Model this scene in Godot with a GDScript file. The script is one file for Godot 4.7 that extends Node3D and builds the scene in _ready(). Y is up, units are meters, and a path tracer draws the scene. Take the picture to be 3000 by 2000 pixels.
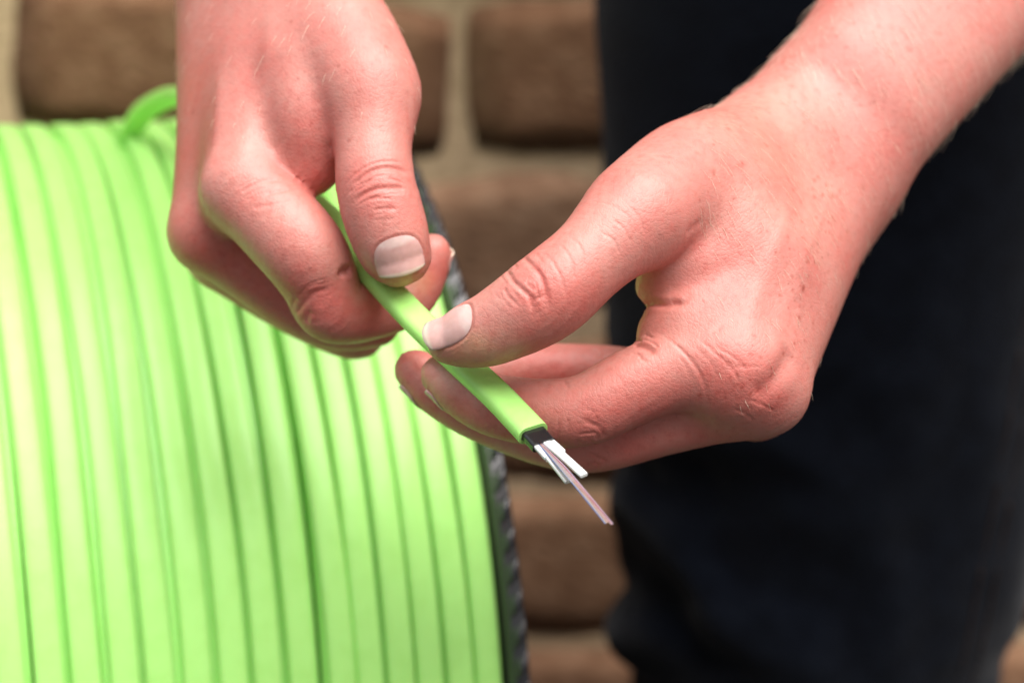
extends Node3D
# Two hands hold the stripped end of a flat lime green fibre optic cable in front of its reel, a brick wall and a leg in dark jeans.
# Units in tables are millimetres in the world's axes; the scene is in metres.

const TILT := 12.0            # the camera looks down by this many degrees
const EYE := Vector3(0, 0.507, 0.5)

var rng := RandomNumberGenerator.new()
var names := {}

func _ready() -> void:
	rng.seed = 20240611
	make_camera()
	make_light()
	make_ground()
	make_wall()
	make_reel()
	make_person()
	make_cable()

func make_camera() -> void:
	var camera := Camera3D.new()
	camera.name = "camera"
	camera.position = EYE
	camera.rotation_degrees = Vector3(-TILT, 0, 0)
	camera.near = 0.02
	camera.far = 60.0
	var lens := CameraAttributesPhysical.new()
	lens.frustum_focal_length = 68.06
	lens.frustum_focus_distance = 0.492
	lens.frustum_near = 0.02
	lens.frustum_far = 60.0
	lens.exposure_aperture = 7.4
	camera.attributes = lens
	camera.fov = 20.0
	add_child(camera)

func make_light() -> void:
	var sky_look := ProceduralSkyMaterial.new()
	sky_look.sky_top_color = Color(0.93, 0.95, 0.98)
	sky_look.sky_horizon_color = Color(0.40, 0.42, 0.45)
	sky_look.sky_curve = 0.5
	sky_look.sun_angle_max = 2.0
	sky_look.ground_bottom_color = Color(0.10, 0.09, 0.08)
	sky_look.ground_horizon_color = Color(0.20, 0.18, 0.16)
	sky_look.ground_curve = 0.05
	var sky := Sky.new()
	sky.sky_material = sky_look
	var env := Environment.new()
	env.background_mode = Environment.BG_SKY
	env.sky = sky
	env.background_energy_multiplier = 0.36
	env.tonemap_mode = Environment.TONE_MAPPER_LINEAR
	env.tonemap_exposure = 4.2
	env.sdfgi_enabled = true
	env.ssao_enabled = true
	env.ssil_enabled = true
	var world := WorldEnvironment.new()
	world.name = "environment"
	world.environment = env
	add_child(world)
	var sun := DirectionalLight3D.new()
	sun.name = "sun"
	sun.light_energy = 0.5
	sun.light_angular_distance = 56.0
	sun.light_color = Color(1.0, 0.98, 0.965)
	sun.shadow_enabled = true
	add_child(sun)
	sun.look_at_from_position(Vector3(0.28, 1.0, 0.36), Vector3.ZERO, Vector3.UP)

# ---------------------------------------------------------------- helpers
func numbered(called: String) -> String:
	var n: int = names.get(called, 0)
	names[called] = n + 1
	return called if n == 0 else "%s_%03d" % [called, n]

func thing(called: String, label: String, category: String, at := Vector3.ZERO) -> Node3D:
	var o := Node3D.new()
	o.name = numbered(called)
	o.position = at
	o.set_meta("label", label)
	o.set_meta("category", category)
	add_child(o)
	return o

func part(called: String, mesh: Mesh, look: Material, parent: Node3D) -> MeshInstance3D:
	var o := MeshInstance3D.new()
	o.name = called
	o.mesh = mesh
	o.material_override = look
	o.cast_shadow = GeometryInstance3D.SHADOW_CASTING_SETTING_ON
	parent.add_child(o, true)
	return o

func mm(p: Array) -> Vector3:
	return Vector3(p[0], p[1], p[2]) * 0.001

func array_mesh(verts: PackedVector3Array, normals: PackedVector3Array, tris: PackedInt32Array, colors := PackedColorArray()) -> ArrayMesh:
	var a := []
	a.resize(Mesh.ARRAY_MAX)
	a[Mesh.ARRAY_VERTEX] = verts
	a[Mesh.ARRAY_NORMAL] = normals
	a[Mesh.ARRAY_INDEX] = tris
	if colors.size():
		a[Mesh.ARRAY_COLOR] = colors
	var m := ArrayMesh.new()
	m.add_surface_from_arrays(Mesh.PRIMITIVE_TRIANGLES, a)
	return m

func srgb(r: float, g: float, b: float) -> Color:
	return Color(r, g, b).linear_to_srgb()

func plain(color: Color, rough := 0.6, spec := 0.5) -> StandardMaterial3D:
	var m := StandardMaterial3D.new()
	m.albedo_color = color
	m.roughness = rough
	m.metallic_specular = spec
	return m

func noise_map(kind: int, frequency: float, stops: Array, side := 512, octaves := 4, seed_ := 1, as_normal := false, bump := 4.0, jitter := 1.0, back := -1) -> NoiseTexture2D:
	var n := FastNoiseLite.new()
	n.seed = seed_
	n.noise_type = kind
	n.frequency = frequency
	n.fractal_octaves = octaves
	n.cellular_jitter = jitter
	if kind == FastNoiseLite.TYPE_CELLULAR:
		n.fractal_type = FastNoiseLite.FRACTAL_NONE if octaves == 1 else FastNoiseLite.FRACTAL_FBM
		if back >= 0:
			n.cellular_return_type = back
	var t := NoiseTexture2D.new()
	t.width = side
	t.height = side
	t.seamless = true
	t.seamless_blend_skirt = 0.2
	t.noise = n
	t.as_normal_map = as_normal
	t.bump_strength = bump
	if stops.size():
		var g := Gradient.new()
		g.offsets = PackedFloat32Array()
		g.colors = PackedColorArray()
		var offs := PackedFloat32Array()
		var cols := PackedColorArray()
		for s in stops:
			offs.append(s[0])
			cols.append(s[1])
		g.offsets = offs
		g.colors = cols
		t.color_ramp = g
	return t

func triplanar(m: StandardMaterial3D, repeats_per_metre: float) -> void:
	m.uv1_triplanar = true
	m.uv1_world_triplanar = false
	m.uv1_scale = Vector3.ONE * repeats_per_metre
	m.uv1_triplanar_sharpness = 4.0

# a closed ring of points (in the plane across and up) swept along a line; the ends are capped
func sweep(line: PackedVector3Array, across: PackedVector3Array, up: PackedVector3Array, ring: PackedVector2Array, scale := PackedFloat32Array(), closed := false) -> ArrayMesh:
	var st := SurfaceTool.new()
	st.begin(Mesh.PRIMITIVE_TRIANGLES)
	sweep_into(st, line, across, up, ring, scale, closed)
	st.index()
	st.generate_normals()
	return st.commit()

func sweep_into(st: SurfaceTool, line: PackedVector3Array, across: PackedVector3Array, up: PackedVector3Array, ring: PackedVector2Array, scale := PackedFloat32Array(), closed := false) -> void:
	var n := line.size()
	var m := ring.size()
	st.set_smooth_group(0)
	var at := func(i: int, k: int) -> Vector3:
		var s := scale[i % n] if scale.size() else 1.0
		var q := ring[k % m] * s
		return line[i % n] + across[i % n] * q.x + up[i % n] * q.y
	for i in (n if closed else n - 1):
		for k in m:
			var a: Vector3 = at.call(i, k)
			var b: Vector3 = at.call(i, k + 1)
			var c: Vector3 = at.call(i + 1, k + 1)
			var d: Vector3 = at.call(i + 1, k)
			for p in [a, b, c, a, c, d]:
				st.add_vertex(p)
	if not closed:
		st.set_smooth_group(1)
		for e in [0, n - 1]:
			var centre := Vector3.ZERO
			for k in m:
				centre += at.call(e, k) / m
			for k in m:
				var a: Vector3 = at.call(e, k)
				var b: Vector3 = at.call(e, k + 1)
				for p in ([centre, b, a] if e == 0 else [centre, a, b]):
					st.add_vertex(p)

# a rounded rectangle, anticlockwise seen against the direction of the sweep
func rounded(w: float, h: float, r: float, steps := 4) -> PackedVector2Array:
	var out := PackedVector2Array()
	for corner in 4:
		var c := Vector2((w / 2 - r) * (1 if corner in [0, 3] else -1), (h / 2 - r) * (1 if corner in [0, 1] else -1))
		for k in steps + 1:
			var a := PI / 2 * (corner + float(k) / steps)
			out.append(c + Vector2(cos(a), sin(a)) * r)
	return out

# frames that turn as little as possible along a line; up_end is the wanted up at the last point
func frames(line: PackedVector3Array, up_end: Vector3) -> Array:
	var n := line.size()
	var across := PackedVector3Array()
	var up := PackedVector3Array()
	across.resize(n)
	up.resize(n)
	var u := up_end
	for i in range(n - 1, -1, -1):
		var t := (line[mini(i + 1, n - 1)] - line[maxi(i - 1, 0)]).normalized()
		u = (u - t * u.dot(t)).normalized()
		up[i] = u
		across[i] = u.cross(t).normalized()
	return [across, up]

func smooth_line(points: Array, step := 0.002) -> PackedVector3Array:
	var c := Curve3D.new()
	c.bake_interval = step
	for i in points.size():
		var a: Vector3 = points[maxi(i - 1, 0)]
		var b: Vector3 = points[mini(i + 1, points.size() - 1)]
		var tan := (b - a) / 6.0
		c.add_point(points[i], -tan, tan)
	return c.get_baked_points()
const LEFT_PALM := [
	[[72.5, 446.5, -55.6, 14], [81.1, 451.7, -62.8, 17], [89.8, 459.1, -68.5, 18.2], [105.6, 474.6, -78.9, 19.3], [154.3, 530.1, -143.9, 26], [219, 595.6, -224.2, 34]],  # forearm_a
	[[97.8, 440.2, -63.4, 17.3], [116.5, 461.6, -75.1, 18.8], [172.8, 515.6, -140.8, 26], [233.6, 589.7, -223, 34]],  # forearm_b
	[[56.8, 395.3, 5.4, 12.3], [67.1, 414.1, -17, 15], [81.7, 443.9, -57.1, 14.5]],  # mc_index
	[[67.1, 387.3, 0, 11], [78.1, 409.2, -28.2, 13.2], [93.2, 437.6, -59.8, 15]],  # mc_mid
	[[67.4, 380.5, -20.1, 11], [79.6, 406.1, -44.9, 13], [95, 435.3, -70.6, 14]],  # mc_ring
	[[64.6, 379.2, -40.2, 10], [80.7, 402.9, -62.6, 13], [96.1, 434.4, -77.5, 15]],  # mc_little
	[[33.7, 434.3, 1.2, 13.8], [49, 442.8, -22.1, 15], [70.8, 446.7, -49.5, 14]],  # mc_thumb
	[[58.5, 433.8, -23.2, 14], [61, 422.2, -13.6, 13.5]],  # dorsum
	[[53.6, 428.8, -19.1, 12], [51.9, 419.4, -19.1, 9], [54.1, 410.5, -11.1, 11]],  # web
	[[46.9, 399, 0.5, 10.5], [56.9, 395.1, 4.4, 12]],  # idxbase
]
const LEFT_FINGERS := [  # how softly it joins the palm, then joints
	[4, [-16.1, 403.8, 15.9, 6], [-10, 406.2, 17.4, 8.6], [-3.9, 408.6, 19, 9.7], [8.4, 416.2, 19.4, 11.5], [20.4, 425.6, 13.3, 11.1], [32, 434.5, 2.2, 13.6], [45.8, 441, -17.6, 14]],  # thumb
	[5, [-19, 390.8, -3.8, 5.8], [-12.7, 387.3, 0, 7.6], [-1.8, 384.1, 5.8, 8.6], [16.9, 384.2, 10.8, 9.4], [31.1, 390.5, 9.5, 10.2], [45.4, 395.5, 7.4, 10.8], [56.8, 394.8, 5.5, 12]],  # index
	[5, [-26.6, 388.2, -20.7, 6.3], [-19.2, 382.8, -17.5, 7.6], [-4.7, 377.4, -12.2, 8.8], [18.4, 372.4, -5, 9], [41.1, 378.9, -2.4, 9.6], [67.1, 387.3, 0, 11]],  # middle
	[3, [37.8, 414.1, -7.8, 5.4], [42.3, 416.4, -5.2, 8.6], [49.3, 420, -6, 11], [58.9, 421.9, -15.6, 13]],  # webpouch
	[6, [40.8, 402.5, 1.8, 8], [45.8, 404.7, 1.4, 10.5], [53.3, 407.6, -2.3, 12]],  # idxroot
	[5, [-15.7, 380.9, -41.6, 6], [0, 382.8, -42, 8], [25.3, 383.2, -38, 8.4], [47.9, 381.5, -28.4, 9.3], [67.4, 380.5, -20.1, 10.8]],  # ring
]
const LEFT_WRINKLES := [  # width, depth, then points on the skin, mm
	[0.65, 0.7, [-1.9, 423.4, 18], [-0.9, 422.9, 22.9], [0.3, 421.6, 26.4], [2.4, 420.1, 28.9], [4, 418.7, 30], [4.7, 417.1, 30.6], [5.3, 414.9, 31], [5.4, 413.3, 30.9]],
	[0.65, 0.75, [2.6, 426.6, 17.5], [3.8, 426.2, 23], [5.9, 424.7, 26.8], [7.3, 422.9, 28.7], [8.1, 420.5, 30.1], [8.4, 417.2, 30.8], [8.3, 415.5, 30.9]],
	[0.5, 0.35, [-2.2, 420.1, 25.7], [-0.9, 418.2, 28.2], [1.4, 416.2, 30]],
	[0.45, 0.25, [3.4, 421.4, 28.4], [4.2, 422.6, 27.9], [5.2, 422.2, 28.7]],
	[0.45, 0.3, [5.1, 417.6, 30.5], [6.6, 418.2, 30.6], [8.1, 418.8, 30.6]],
	[0.4, 0.25, [7.8, 428.3, 23.2], [9.7, 427, 25.9], [11.1, 425, 27.8], [12.2, 423, 29], [13.2, 418.5, 29.9]],
	[0.4, 0.22, [11.9, 430.3, 22.6], [13.7, 428.6, 25.1], [14.9, 426.3, 26.9], [15.5, 421.5, 28.8]],
	[0.4, 0.22, [14.3, 432, 21.3], [16.6, 430.5, 23.6], [17.6, 428.1, 25.4], [17.9, 424.5, 27]],
	[1.1, 1.5, [35.8, 409.7, -4.5], [38.7, 412.1, 6], [41.6, 412.8, 8], [43.9, 413, 9], [45.3, 414.1, 8.3]],
	[1.0, 1.3, [31.3, 401.5, 6.7], [33.3, 402.3, 11.2], [35, 401.8, 13.7], [36.7, 400.8, 15.7]],
	[0.5, 0.24, [40.7, 403.8, 13.9], [44.2, 401.1, 17.1], [47.3, 397.4, 18.9], [49.2, 393.1, 19.3], [49.7, 389.9, 18.5]],
	[0.4, 0.17, [38.1, 404.9, 10.4], [42.8, 402.6, 15.7], [45.9, 399.5, 18.1], [48, 396.1, 19.2]],
	[0.45, 0.21, [48.2, 404.5, 15.8], [52, 401.5, 18.7], [55.4, 398.5, 20.2], [57.3, 395.6, 20.6], [57.3, 393.4, 20.6]],
	[0.4, 0.17, [52, 403.1, 17.8], [55.5, 401.3, 19.3], [58.7, 398.9, 20.1], [60.1, 396.3, 20.3]],
	[0.4, 0.14, [56.2, 398.5, 20.3], [59.8, 398.4, 20], [63.9, 398.1, 18.8]],
	[0.4, 0.15, [42.7, 400.8, 17], [44.8, 397.3, 18.5], [45.9, 394.5, 18.8]],
	[0.4, 0.14, [46.2, 403.3, 16.2], [50.4, 399.5, 19.1], [52.5, 395.3, 20.2]],
	[3.0, 1.3, [72.7, 400.3, 10], [69.1, 396, 15.9], [64.4, 391.9, 18.9], [60.7, 390.2, 19.7]],
	[0.4, 0.25, [56.7, 387, 18.6], [60.1, 385.3, 17.5], [62.6, 382.8, 15.1]],
	[0.4, 0.25, [60.1, 389.5, 19.6], [63.9, 388, 18], [68.1, 385.3, 14.8]],
	[0.5, 0.28, [12.2, 383.9, 19.5], [11.7, 381.2, 19], [11.6, 376.8, 16.1]],
	[0.4, 0.21, [14.4, 384.8, 19.9], [14.2, 381.9, 19.6]],
	[0.55, 0.35, [17.2, 385.2, 20.3], [20.1, 383.7, 20.5], [22.5, 382, 19.7], [23.9, 378.6, 17]],
	[0.5, 0.32, [16.7, 380.2, 19.4], [18.7, 380.5, 19.5], [21.8, 380.4, 19.2], [22.4, 378.1, 17.1]],
	[0.5, 0.28, [16.8, 379.1, 18.7], [17.4, 376.1, 15.7]],
	[0.4, 0.21, [18.2, 379, 18.6], [20.9, 377.4, 16.7], [22.7, 373.8, 4.9]],
	[0.5, 0.4, [18.9, 369.1, 3.5], [20.5, 367.5, 2.9], [20, 366.3, 1.8]],
	[0.45, 0.35, [21.4, 371, 4.5], [23.5, 369.7, 4.3], [25.1, 369.2, 4.1]],
	[0.5, 0.3, [13.3, 393.1, 11.7], [13.9, 392.7, 13.8], [14.4, 391.6, 16.1]],
	[0.6, 0.4, [23.7, 391, -35.3], [23.5, 389, -32.2]],
	[0.5, 0.3, [24.9, 391.1, -35.1], [24.7, 389.4, -32.3]],
	[0.3459738914637079, 0.3035510014966125, [3.7, 421.4, 28.5], [5.8, 420, 29.9]],
	[0.3730628020414178, 0.2776897500016746, [0.2, 424.9, 18], [1.3, 424.4, 23.2]],
	[0.39962159966701555, 0.22622613107718526, [-3.2, 422.4, 17.8], [-2.5, 421.8, 22.3], [-1, 420.5, 26.4]],
	[0.3885162939890908, 0.25747919140682046, [4.6, 419.2, 29.9], [5.6, 417.5, 30.6], [6.5, 415.1, 31], [6.5, 413.4, 30.9]],
	[0.3930090199785343, 0.24340557949826716, [4.8, 423.8, 27.2], [5.9, 422.3, 28.8], [6.2, 420.1, 30], [6.6, 417.1, 30.8]],
	[0.41200757501705354, 0.2678574195559616, [5, 423.9, 27.2], [6.6, 422.6, 28.7], [7.4, 420.3, 30.1], [7.4, 417.1, 30.8], [7.1, 415.6, 30.9]],
	[0.3693927332632335, 0.27744073565855154, [9.2, 420.6, 30], [9.2, 417.2, 30.8], [9.2, 415.4, 30.8]],
	[0.4171139149793589, 0.23913269567776443, [5.8, 427.9, 21.7], [7.8, 426.2, 26.2]],
	[0.40522234183692774, 0.13711056401462982, [-4.5, 418.7, 24.8], [-2.6, 416.9, 28]],
	[0.42643577208942796, 0.14207311370928827, [-3.3, 419.4, 25.4], [-2.1, 417.3, 28.1], [0.1, 414.9, 30]],
	[0.4089917476088555, 0.09223320381370946, [-1.1, 420.8, 26], [0.3, 419.2, 28.3], [2.2, 417.1, 30.1]],
	[0.41586419321659046, 0.09859106072535172, [-0.4, 421.2, 26.2], [0.4, 419.3, 28.3], [2.8, 417.7, 30.1]],
	[0.40059590429868874, 0.07889118957949688, [5.8, 415.9, 30.9], [7.3, 416.5, 30.9], [8.6, 417.1, 30.8]],
	[0.3969533281141665, 0.12518456221094518, [4.5, 418.6, 30.1], [6.3, 419, 30.3], [7.6, 420, 30.2]],
	[0.37951873915354023, 0.08440571044839397, [4.4, 419, 30], [5.8, 420, 29.9]],
	[0.3693664792994186, 0.07647003139137071, [4.1, 419.5, 29.7], [5.7, 420.3, 29.8], [7.3, 421, 29.8]],
	[0.3780765570302582, 0.3553199353442095, [30.7, 400.3, 13.7], [32.4, 400.5, 14.5], [33.2, 399.6, 15.8], [34.9, 398.8, 17]],
	[0.40439102073505473, 0.6328207155288451, [31.7, 401.7, 1.2], [33.7, 402.8, 8.9]],
	[0.4120139041626957, 0.4074704382976608, [34.4, 404.3, 6.9], [36.7, 403.7, 11.1]],
	[0.3617885922840924, 0.526063377376112, [33.9, 402.9, 7.8], [36.1, 403.1, 12], [37.8, 402, 14.8]],
	[0.38125974559554915, 0.12290195127418387, [20.8, 384.9, 20.5], [23.1, 382.5, 19.9], [24.7, 379.1, 17.1]],
	[0.3543896493323035, 0.10036812690040803, [19.4, 382.1, 20.1], [21.3, 380.8, 19.4], [22.2, 377.7, 16.6]],
	[0.3836316451063914, 0.16948171149592367, [18.5, 387.7, 20], [21.6, 386.3, 20.5]],
	[0.4184714982485409, 0.17498276497495482, [21, 385.3, 20.5], [23.8, 383.2, 20]],
	[0.3308966473250436, 0.08514002573184337, [16.9, 379.2, 18.8], [18.8, 379.3, 18.8], [21.3, 379.1, 18.4], [21.4, 377.8, 17.1]],
	[0.39691375731321743, 0.1124246273699146, [19, 376.6, 15.9], [21, 378.1, 17.4]],
	[0.36718809492094895, 0.1412248247014158, [17, 377.8, 17.7], [18.9, 378, 17.7]],
	[0.3743697824198727, 0.14982120501063795, [16.3, 383.2, 20.2], [18.5, 383.5, 20.4], [22.8, 382.9, 20]],
	[0.38609786443382166, 0.16637430301546088, [19.6, 370.2, 4], [21.4, 368.1, 3.4]],
	[0.3847228558793293, 0.15624684694170599, [20, 370.8, 4.3], [21.9, 368.4, 3.7]],
	[0.40859107915662124, 0.14802251364085528, [18.3, 368.3, 3.1], [19.7, 367, 2.4], [19.3, 366.8, 2.2]],
	[0.3940018991224215, 0.16434724541360266, [20.5, 371.5, 4.5], [22.8, 369, 4], [22.2, 364, -1.9]],
	[0.426244438134995, 0.09937179056259941, [21.9, 372, 4.8], [24, 371, 4.8]],
	[0.368221466152013, 0.14520659055080576, [22.3, 372.7, 4.9], [24.3, 371.8, 5], [25.6, 371.4, 5.1]],
	[0.3960050747548238, 0.15056756483603034, [20.6, 369.2, 3.8], [22.9, 367.9, 3.4]],
	[0.3862360858199157, 0.11201185779115129, [22.9, 373.8, 5], [24.5, 372.3, 5.1], [25.7, 371.9, 5.2]],
	[0.41826366511581264, 0.0851010125839431, [15.9, 384, -31.6], [15, 393.1, 13.5]],
	[0.4013155187563605, 0.13035769469283312, [12.7, 392.8, 12.5], [12.8, 392.3, 14.2]],
	[0.36531227947619405, 0.12390551803015869, [11.9, 392.4, 13.2], [12.4, 392.1, 14.3]],
	[0.3811645027287092, 0.10023233128963761, [17.1, 384.8, -31.5], [16.5, 393.7, 13.2]],
	[2.6, -0.45, [57.8, 402.9, 18.5], [64.2, 415.6, 6], [72.3, 432.3, -8.1], [78.1, 441.1, -24.8]],
	[1.5, -0.2, [72.6, 402.6, 8.8], [75.8, 410, 0.5], [74.4, 418.8, -1.2], [81.8, 427.4, -15.9], [88.4, 436.6, -30.5]],
	[2.4, -0.25, [65.3, 397.5, 18.3], [69.8, 406.3, 9.3], [78.8, 421.5, -7]],
	[1.2, 0.35, [44.5, 430.5, 9.8], [47, 432.3, 7], [49.9, 433.5, 3.4]],
	[0.4, 0.2, [24.8, 436.3, 19.4], [28.2, 433.8, 20.3], [29.9, 430, 20.6]],
	[0.4, 0.2, [22.2, 433.2, 21.5], [25.6, 431.1, 22], [26.9, 427.7, 22.3]],
	[0.4, 0.18, [29.2, 439.4, 16.9], [32.1, 436.1, 18.1], [33.5, 431.8, 18.5]],
	[0.35, 0.15, [19.9, 439.7, 13], [24.9, 439.4, 16.7], [30, 436.2, 18.7]],
]
const RIGHT_PALM := [
	[[-73.6, 437, -31, 12], [-71, 459.2, -50.1, 15], [-70.6, 492.6, -81.7, 19]],  # mc_index
	[[-86.4, 422.7, -46.4, 11.3], [-84.9, 453.3, -61.1, 12], [-83.9, 492.4, -89.9, 16]],  # mc_mid
	[[-85.7, 415.7, -65.4, 11], [-85.3, 451.8, -77.1, 12], [-84.6, 492.1, -102.1, 15]],  # mc_ring
	[[-83.2, 412.8, -83.2, 10], [-84.3, 450.5, -91.2, 12], [-82.5, 491.9, -110.2, 14]],  # mc_little
	[[-39.5, 463.5, -33.6, 14], [-52.4, 481.8, -56.9, 17], [-64.9, 498.5, -86, 20]],  # mc_thumb
	[[-58, 468.7, -52.1, 15], [-62, 456.3, -50.5, 12]],  # web
	[[-75.7, 498.5, -91.1, 21], [-83.9, 538, -130.2, 23], [-95.9, 611.9, -217.5, 30]],  # forearm_a
	[[-63.4, 498.5, -91.1, 20], [-68.8, 538, -130.2, 23], [-76.7, 611.9, -217.5, 30]],  # forearm_b
]
const RIGHT_FINGERS := [  # how softly it joins the palm, then joints
	[3, [-33.1, 421.9, -14.5, 8.2], [-29.4, 421.1, -14.4, 8]],  # thumb_pad
	[4, [-30.8, 421.3, -13.4, 8.6], [-32.4, 425.9, -13.4, 10.5], [-34.8, 433.1, -14.9, 11.1], [-36.7, 440.1, -17.4, 10.9], [-37.7, 449.6, -23.5, 10.8], [-39.5, 463.5, -33.6, 13.6], [-46.7, 474.8, -46.2, 15]],  # thumb
	[3, [-57.6, 468.3, -43.8, 13], [-56.1, 455.7, -36.1, 12.4], [-56.1, 443.9, -33.5, 9.4]],  # webbulge
	[4, [-22.6, 418, -39.3, 5.8], [-25.6, 412.1, -39.1, 7.4], [-30.4, 405.7, -37.7, 8.6], [-40.2, 403.3, -33.1, 9.3], [-49.6, 404.9, -23.2, 9.6], [-53.1, 413.9, -22.1, 10.9], [-58.4, 423.1, -20.9, 12.1], [-73.5, 437.1, -30, 12]],  # index
	[4, [-39.6, 395.5, -50.9, 7.5], [-49.5, 395.5, -50.9, 8.6], [-60.2, 400.5, -49.9, 9.4], [-74.5, 412, -48.2, 10.2], [-86.4, 422.7, -46.4, 11.3]],  # middle
	[4, [-45.2, 387.5, -69.6, 7], [-50.1, 389.6, -68, 8.4], [-66.2, 398.3, -67.8, 9.2], [-85.9, 412.6, -65.7, 10.3]],  # ring
]
const RIGHT_WRINKLES := [  # width, depth, then points on the skin, mm
	[0.8, 0.65, [-42.5, 440.6, -7.8], [-40.3, 442.8, -7.3], [-37, 445, -7.6], [-32.9, 445.7, -8.8], [-29.4, 444.8, -10.8], [-27.2, 443.3, -12.8]],
	[0.75, 0.6, [-41.9, 436.8, -6.6], [-39.2, 439, -5.6], [-35.8, 440.4, -5.6], [-31.8, 440.7, -6.5], [-27.8, 440.1, -9.1]],
	[0.6, 0.3, [-36.7, 435.2, -4.2], [-32.8, 435.5, -4.2], [-30.1, 435.3, -5]],
	[0.5, 0.25, [-37.6, 437.7, -4.9], [-34.9, 438.5, -4.9]],
	[0.8, 0.5, [-59, 405, -16.2], [-56.3, 408.4, -12.9], [-53.4, 411.4, -11.3], [-49.9, 412.5, -11.7], [-48.5, 412.8, -12.2]],
	[0.9, 0.55, [-56, 402.2, -15.2], [-55.4, 404.7, -13.5], [-54.3, 406.5, -12.6]],
	[0.7, 0.35, [-60.2, 406.4, -17], [-58.1, 409.9, -13.1]],
	[1.2, 1.8, [-46, 415.2, -13.8], [-45.3, 416.8, -14.4], [-43.5, 416.7, -17.5]],
	[0.7, 0.35, [-73.4, 437.8, -16.7], [-67.8, 440.7, -17.8], [-63.1, 441.2, -20.1]],
	[0.7, 0.35, [-67.2, 437.3, -15.4], [-62.1, 438.5, -17.1], [-56.8, 438, -21.1]],
	[0.7, 0.25, [-69.4, 434.1, -14.3], [-63.9, 435.1, -13.8]],
	[0.35364670107713364, 0.20574093269849256, [-41.3, 439.6, -6.7], [-39.7, 442.1, -6.8]],
	[0.3763951515396992, 0.2937783569339755, [-41.3, 439.6, -6.8], [-38.9, 441.2, -6.3], [-36.3, 443.5, -6.9], [-32.9, 444, -7.8]],
	[0.4226619207534623, 0.31019599767156547, [-43.8, 441.6, -9.1], [-41.5, 444, -8.4], [-37.7, 446.4, -8.5], [-33, 447.3, -9.9], [-28.9, 446.4, -12.7]],
	[0.3439439844279816, 0.29168123468290463, [-32.8, 443.1, -7.3], [-30.1, 442.3, -8.3], [-28.4, 441.4, -9.3]],
	[0.351253018222773, 0.28015572250622717, [-35.4, 439.2, -5.1], [-31.8, 440.1, -6.2], [-27.8, 439.1, -8.3]],
	[0.40338949444526473, 0.23184633300081858, [-43.6, 438.6, -8.2], [-40.7, 441.2, -7], [-36.4, 442.9, -6.6]],
	[0.331050721497966, 0.25363682368827334, [-35.2, 438.2, -4.8], [-31.7, 437.9, -5.3]],
	[0.37274158344276076, 0.29130366286870296, [-41.1, 435.8, -5.9], [-38.3, 437.6, -5.1], [-35.3, 438.7, -4.9], [-31.7, 439.3, -5.8], [-27.9, 438.8, -8.1]],
	[0.3747275875129902, 0.12583221399763206, [-36.5, 432.4, -3.7], [-32.7, 432.7, -3.5], [-30.2, 432.8, -4.1]],
	[0.37012004953019695, 0.12102678355813357, [-36.6, 433.9, -3.9], [-32.8, 434.4, -3.9]],
	[0.3546078654351715, 0.09168468570592127, [-37, 437.7, -4.8], [-32.9, 438.2, -5.1], [-29.9, 437.9, -6.1]],
	[0.36039172723370255, 0.09438688554092116, [-36.9, 436.6, -4.5], [-32.8, 436.9, -4.6]],
	[0.3904620049718427, 0.2163745441223183, [-57.6, 409.7, -13], [-54.3, 413.4, -10.3], [-50.3, 414.3, -10.9], [-48.9, 415, -11.4]],
	[0.33847153537463476, 0.13390859815332362, [-59.7, 405.5, -17.1], [-57.2, 409.3, -13], [-54, 412.8, -10.6]],
	[0.33698483238303606, 0.24522629827991033, [-58, 410.1, -12.9], [-54.6, 414, -10.1], [-50.5, 415.4, -10.6], [-49, 415.6, -11.2]],
	[0.38874846578720956, 0.15064349825074097, [-52.8, 410.3, -11.7], [-49.5, 410.8, -12], [-48.3, 411.7, -12.4]],
	[0.35128615777031885, 0.2365328092413658, [-54.2, 402.1, -14.3], [-53.6, 404.2, -13.1], [-53.3, 405.9, -12.5]],
	[0.3319765783607892, 0.1452471980347072, [-61.8, 397.5, -41.1], [-58.5, 405.4, -15.5], [-56.6, 407.8, -13.2]],
	[0.3670434913235778, 0.16395158929829512, [-53.1, 402, -13.9], [-52.8, 403.9, -13]],
	[0.3830384012479496, 0.20972434876325896, [-57.2, 402.2, -16.3], [-56.6, 405, -14.1]],
	[0.392824205808732, 0.15249665823004482, [-72.7, 436.7, -16.2], [-67.3, 439.6, -17]],
	[0.3565339774887376, 0.12010223692838337, [-72.1, 435.6, -15.7], [-66.7, 438.3, -16.1]],
	[0.3507889979791769, 0.1499815884517439, [-74.1, 438.9, -17.2], [-68.3, 441.8, -18.6]],
	[0.4274454718883224, 0.1657076026066746, [-72.5, 436.3, -16], [-67.1, 439.2, -16.8]],
	[0.41146247069793024, 0.10868972374005824, [-67.5, 438, -15.9], [-62.3, 439.4, -18.1], [-57.1, 438.7, -23.7]],
	[0.33553543510809747, 0.0976827126136164, [-67.8, 438.9, -16.5], [-62.5, 440, -18.8]],
	[0.37508997191161453, 0.10561872485573488, [-66.4, 434.9, -13.9], [-61.4, 435.8, -14.5], [-56.5, 436.2, -17.6]],
	[0.37205364374407096, 0.11063511111364133, [-68.1, 439.6, -17], [-62.7, 440.8, -19.7], [-57.2, 440.1, -25]],
	[3.0, -0.5, [-74.4, 441.9, -18.4], [-70.8, 456.4, -29.7], [-67.5, 474.4, -36.7], [-67.4, 486.1, -45.6]],
	[2.5, -0.4, [-83.2, 429.6, -25.9], [-81.9, 447.3, -27], [-82, 469.2, -44.8]],
]
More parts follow.
